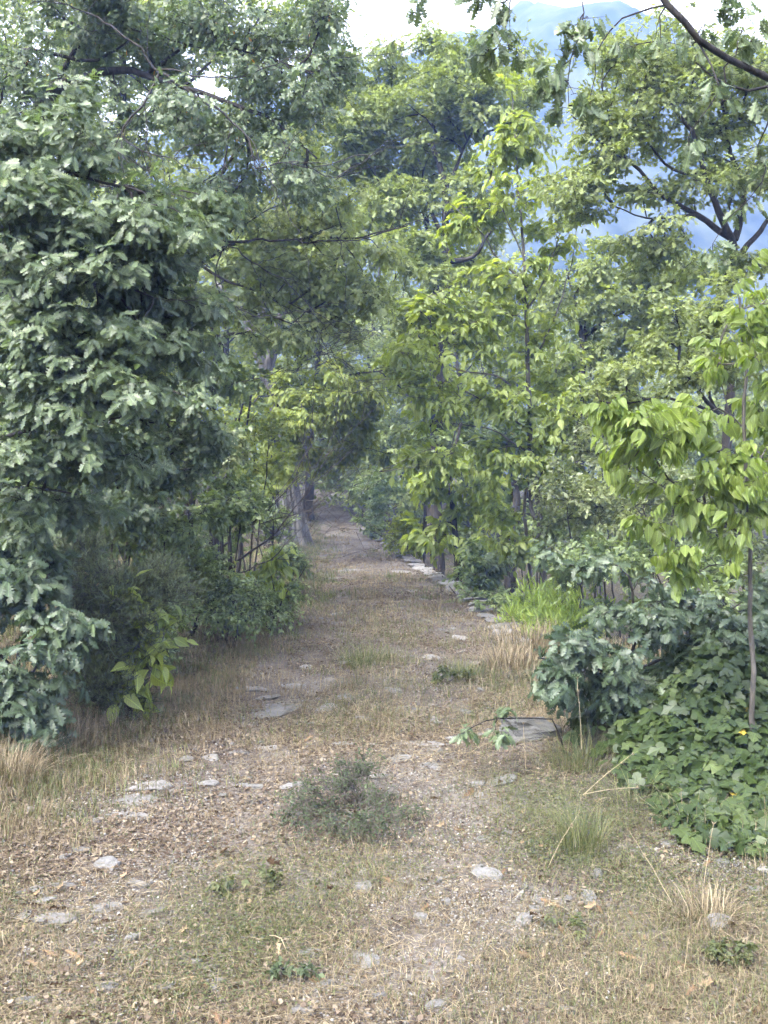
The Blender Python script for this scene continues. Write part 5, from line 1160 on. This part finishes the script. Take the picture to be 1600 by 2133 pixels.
# grey-green fine-leaved herb bush in the middle of the path
b = G(745, 4.35)
sts = [([b + np.array([rng.normal() * .06, rng.normal() * .05, 0]), b + np.array([rng.normal() * .16, rng.normal() * .1, rng.uniform(.12, .3)])], .0022, .001) for _ in range(30)]
plant('herb_bush', 'wispy grey-green herb bush growing in the middle of the path', 'plant', b, sts, [(730, 1690, 150, 50, 4.2, .32, 80), (700, 1740, 120, 34, 4.1, .28, 40), (890, 1690, 100, 40, 4.4, .28, 36), (760, 1620, 70, 54, 4.45, .2, 22), (640, 1640, 50, 44, 4.3, .16, 12)],
      dict(t='small', mat='herb', size=.013, n=70, spread=.06, style='rand', along=.13), bark='bark_grey', rt=.0007, stem_name='stem', twig_gap=.05, trunk_first=False, gap=.8)
def weed(label, px, py, rpx, n, mat='herb', size=.022, t='small', hz_=.05):
    D = CAM_H * FPX / (py - HORY); b = G(px, D)
    plant('small_weed', label, 'plant', b, [([b, b + np.array([.01, 0, hz_])], .0018, .001)], [(px, py - 14, rpx, rpx * .32, D, rpx / FPX * D * .8, n)], dict(t=t, mat=mat, size=size, n=16, spread=.03, style='flat', along=.03), bark='bark_grey', rt=.0006, stem_name='stem', twig_gap=.03, trunk_first=False)
weed('low grey-green weed near the bottom centre beside the pale stone', 590, 2040, 80, 70, 'herb', .020)
weed('small blue-green weed above the bottom centre', 610, 1985, 40, 30, 'herb', .018)
weed('small green weed at the bottom left', 160, 2020, 60, 40, 'weed', .022)
weed('leafy green weed patch left of the centre herb', 490, 1850, 110, 80, 'weed', .022)
weed('low green weed in the lower right straw', 1240, 1950, 90, 40, 'weed', .018)
weed('creeping pale weed at the bottom right corner', 1520, 2010, 80, 60, 'weed', .018)
weed('bushy weed on the right track near the straw grass', 940, 1420, 50, 40, 'weed', .03)

# tall dry stalks
def stalk(label, pts, r=.0016, head=True):
    P_ = spline(W(*pts), .05, .004); b = P_[0]; root = empty('grass_stalk', b, label, 'grass stalk', None)
    link('stem', tubes_mesh('stem', [(P_, np.linspace(r, r * .5, len(P_)))], M['straw_plain'], b, 4), root)
    if head:
        k = max(3, len(P_) // 5); e = P_[-k:]; n = 26; i = rng.integers(0, k, n); pos = e[i]; d = np.tile(e[-1] - e[0], (n, 1)); d /= np.linalg.norm(d[0]) + 1e-9
        R = frames(d + rng.normal(size=(n, 3)) * .35, rng.normal(size=(n, 3)))
        tag(link('seed_head', leaves_mesh('seed_head', 'needle', pos, R, np.full(n, .016), rng.random(n), M['straw'], b), root), kind='stuff')
m_, t_, p_ = new_mat('straw_stem'); p_.inputs['Base Color'].default_value = (.26, .21, .13, 1); p_.inputs['Roughness'].default_value = .7; M['straw_plain'] = m_
stalk('upright brown seed stalk before the dark ivy edge', [(1212, 1560, 4.9), (1208, 1490, 4.9), (1203, 1415, 4.9)], .002)
stalk('long pale stalk slanting up right to the ivy', [(1215, 1655, 4.3), (1265, 1610, 4.3), (1315, 1572, 4.3)])
stalk('long pale stalk lying toward the ivy leaves', [(1215, 1655, 4.25), (1270, 1645, 4.25), (1325, 1640, 4.2)])
stalk('thin stalk leaning left in the lower right grass', [(1140, 1810, 3.7), (1170, 1750, 3.7), (1205, 1695, 3.7)])
stalk('thin stalk leaning over the bare ground at lower right', [(1400, 1880, 3.3), (1360, 1810, 3.4), (1310, 1730, 3.5)])
stalk('upright pale stalk before the flat dark bedrock', [(1465, 1845, 3.5), (1475, 1780, 3.5), (1486, 1718, 3.5)])
stalk('straight pale stalk standing in the bottom right straw', [(1425, 2040, 2.9), (1430, 1990, 2.9), (1436, 1950, 2.9)])
stalk('tall thin brown weed stalk at the right side of the path', [(1010, 1440, 7.2), (1035, 1370, 7.2), (1062, 1310, 7.2)], .003)
stalk('second brown weed stalk at the right side of the path', [(985, 1420, 7.4), (1000, 1370, 7.4), (1025, 1290, 7.4)], .0025)
stalk('short stalk standing beside the low oak sprig', [(1095, 1600, 4.7), (1092, 1560, 4.7), (1090, 1600 - 90, 4.7)])
stalk('arched dry stalk over the centre weeds', [(560, 1950, 3.1), (585, 1955, 3.0), (600, 2010, 3.0), (585, 2050, 2.95)], .0018, False)

# litter and gravel
FLATS = 0
def scatter_flat(name, tname, mat, n, y0, y1, s0, s1, dens, lift=.006, tilt=.35, grow=.06, xm=1., per=18, rad=.11):
    """patches of about twenty pieces each, turned and sown over the ground"""
    global FLATS
    coll = bpy.data.collections.new('flat_%02d' % FLATS); FLATS += 1
    for v in range(8):
        parts = []
        for _ in range(per):
            rr_ = rad * rng.random() ** .5; an_ = rng.uniform(0, 6.283); q = (rr_ * math.cos(an_), rr_ * math.sin(an_)); a = rng.uniform(0, 6.28); sz = (s0 + (s1 - s0) * rng.random() ** 2); V, F, A = T[tname][int(rng.integers(len(T[tname])))]
            R = frames(np.array([[math.cos(a), math.sin(a), rng.normal() * tilt * .5]]), np.array([[rng.normal() * tilt, rng.normal() * tilt, 1.]]))[0]
            A = A.copy(); A[:, 2] = rng.random() * .9
            parts.append(((V * sz) @ R.T + np.array([q[0], q[1], lift + rng.random() * lift * 2]), F, A, 0))
        V, F, A, MI = raw_mesh(parts); template_object('patch_%02d_%d' % (FLATS, v), V, F, A, MI, [M[mat]], coll)
    nc = n // per; x, y = near_field(nc * 5, y0, y1, 1, xm); k = rng.random(len(x)) < np.clip(dens(x, y), 0, 1); x, y = x[k][:nc], y[k][:nc]; nc = len(x)
    e = .06; gxx = (height(x + e, y) - height(x - e, y)) / (2 * e); gyy = (height(x, y + e) - height(x, y - e)) / (2 * e)
    pos = np.stack([x, y, height(x, y)], 1); rot = np.stack([np.arctan(gyy), -np.arctan(gxx), 0 * x], 1)
    sc_ = 1 + grow * y
    return instanced(name, coll, pos, rot, sc_, rng.random(nc) * .2, rng.integers(0, 8, nc))
T['chip'] = [(np.array([(-.4, 0, 0), (.35, -.1, .06), (.5, .6, -.02), (0, 1., .1), (-.45, .5, .02)], float), [(0, 1, 2, 3, 4)], np.array([(.2, .5, 0)] * 5, float)),
             (np.array([(-.3, 0, 0), (.3, .1, .1), (.2, .8, .0), (-.25, .7, .12)], float), [(0, 1, 2), (0, 2, 3)], np.array([(.2, .5, 0)] * 4, float))]
T['straw'] = [(np.array([(-.012, 0, 0), (.012, 0, 0), (.05 + .03 * j, .35, .05), (.026 + .03 * j, .35, .05), (.06 + .08 * j, .7, .05), (.04 + .08 * j, .7, .05), (.02 + .22 * j, 1, 0)], float), [(0, 1, 2, 3), (3, 2, 4, 5), (5, 4, 6)], np.array([(.2, .5, 0)] * 7, float)) for j in (-1, 0, 1, 2)]
PB = rock_mesh('pebble', 71, .5, .42, .3, 'stone', 1, 5, .05, .6)
pv_ = np.array([v.co[:] for v in PB.vertices]); T['pebble'] = [(pv_, [tuple(p.vertices) for p in PB.polygons], np.tile(np.array([(.2, .5, 0)]), (len(pv_), 1)))]
allv = lambda x, y: np.clip(.5 + .75 * vnoise(x, y, 1.3, 21) + .25 * vnoise(x, y, 4.5, 22), .04, 1)
trk = lambda x, y: np.clip(.06 + .95 * bare(x, y) + .2 * vnoise(x, y, 2.7, 25), .02, 1)
M['pebble'] = leaf_mat('gravel_stone', [(0, (.055, .052, .051)), (.35, (.12, .113, .110)), (.75, (.21, .20, .195)), (1, (.33, .32, .31))], 0.0, (1, 1, 1), .8, .3, False)
scatter_flat('leaf_litter', 'chip', 'litter', 330000, 2.3, 18, .002, .016, allv, .003, .5, .05, per=300, rad=.24)
scatter_flat('mid_litter', 'chip', 'litter', 150000, 5.5, 18, .006, .024, allv, .004, .5, .0, per=200, rad=.30, xm=.8)
scatter_flat('mid_straw', 'straw', 'straw', 110000, 5.0, 20, .03, .12, lambda x, y: np.clip(.6 + .5 * vnoise(x, y, 1.6, 31), .1, 1), .006, .3, .0, per=150, rad=.30, xm=.8)
scatter_flat('straw_litter', 'straw', 'straw', 170000, 2.3, 16, .012, .075, lambda x, y: np.clip(.45 + .7 * vnoise(x, y, 1.6, 31), .05, 1), .005, .25, .02, per=150, rad=.26)
scatter_flat('gravel', 'pebble', 'pebble', 170000, 2.3, 16, .0025, .015, trk, .000, .3, .05, per=130, rad=.20)
scatter_flat('fallen_leaves', 'dry', 'dry_leaf', 1700, 2.3, 14, .012, .060, lambda x, y: np.clip(.35 + .8 * vnoise(x, y, 2.3, 71), .02, 1), .004, .7, .0, per=6, rad=.5)
scatter_flat('creeping_weeds', 'small', 'weed', 210000, 2.3, 10, .004, .013, lambda x, y: np.clip(.10 + 1.3 * vnoise(x, y, 1.9, 41), .0, 1) * (1 - .95 * bare(x, y)) * (.35 + .65 * smooth(-1.2, -.4, x)), .010, .6, .05, per=170, rad=.15)
scatter_flat('far_litter', 'chip', 'litter', 36000, 12, 45, .015, .04, allv, .004, .3, .0, xm=.35, per=120, rad=.6)

# single dry leaves that stand out
for (px, py, s, lab) in [(590, 1812, .075, 'curled tan oak leaf on the ground below the herb bush'), (652, 1858, .06, 'tawny dry leaf edge-on left of the grey stones'), (715, 1830, .06, 'rusty leaf standing on edge near the grey stones'), (640, 2050, .055, 'orange curled leaf beside the small grey stone at the bottom'),
                        (60, 2083, .075, 'pale lobed dry leaf flat at the bottom left corner'), (295, 2023, .05, 'orange-brown curled leaf touching the round grey stone'), (760, 1965, .05, 'round rusty leaf above the pale stone'), (990, 1657, .075, 'cream curled leaf in the grass right of the herb bush'),
                        (1280, 1718, .09, 'rust-brown leaf at the tip of the flat dark bedrock'), (1520, 1945, .08, 'pale pink-brown leaf in the lower right straw'), (855, 1935, .05, 'yellowish small leaf at lower centre'), (650, 1545, .07, 'rusty leaf on the track above the herb bush'),
                        (420, 1776, .09, 'long brown curled leaf on the left track'), (470, 1777, .08, 'brown curled leaf just right of the long curled leaf'), (1095, 1925, .08, 'tan leaf leaning on the pale stones'), (970, 1735, .06, 'brown leaf beside the small grey stone in the right grass')]:
    D = CAM_H * FPX / (py - HORY)
    for _ in range(5):
        x = (px - 800) / FPX * D; D = (CAM_H - float(height(x, D))) * FPX / (py - HORY)
    V, F, A = T['dry'][int(rng.integers(5))]; A = A.copy(); A[:, 2] = .15 + .8 * rng.random()
    ob = link('fallen_leaf', np_mesh('fallen_leaf', V * s, [i for f in F for i in f], [len(f) for f in F], M['dry_leaf'], A)); ob.location = (float(x), float(D), float(height(x, D)) + .02)
    ob.rotation_euler = (rng.normal() * .4, rng.normal() * .5, rng.uniform(0, 6)); tag(ob, lab, 'leaf')

print('TRIS', sum(len(m.loops) - 2 * len(m.polygons) for m in bpy.data.meshes), 'OBJ', len(bpy.data.objects))
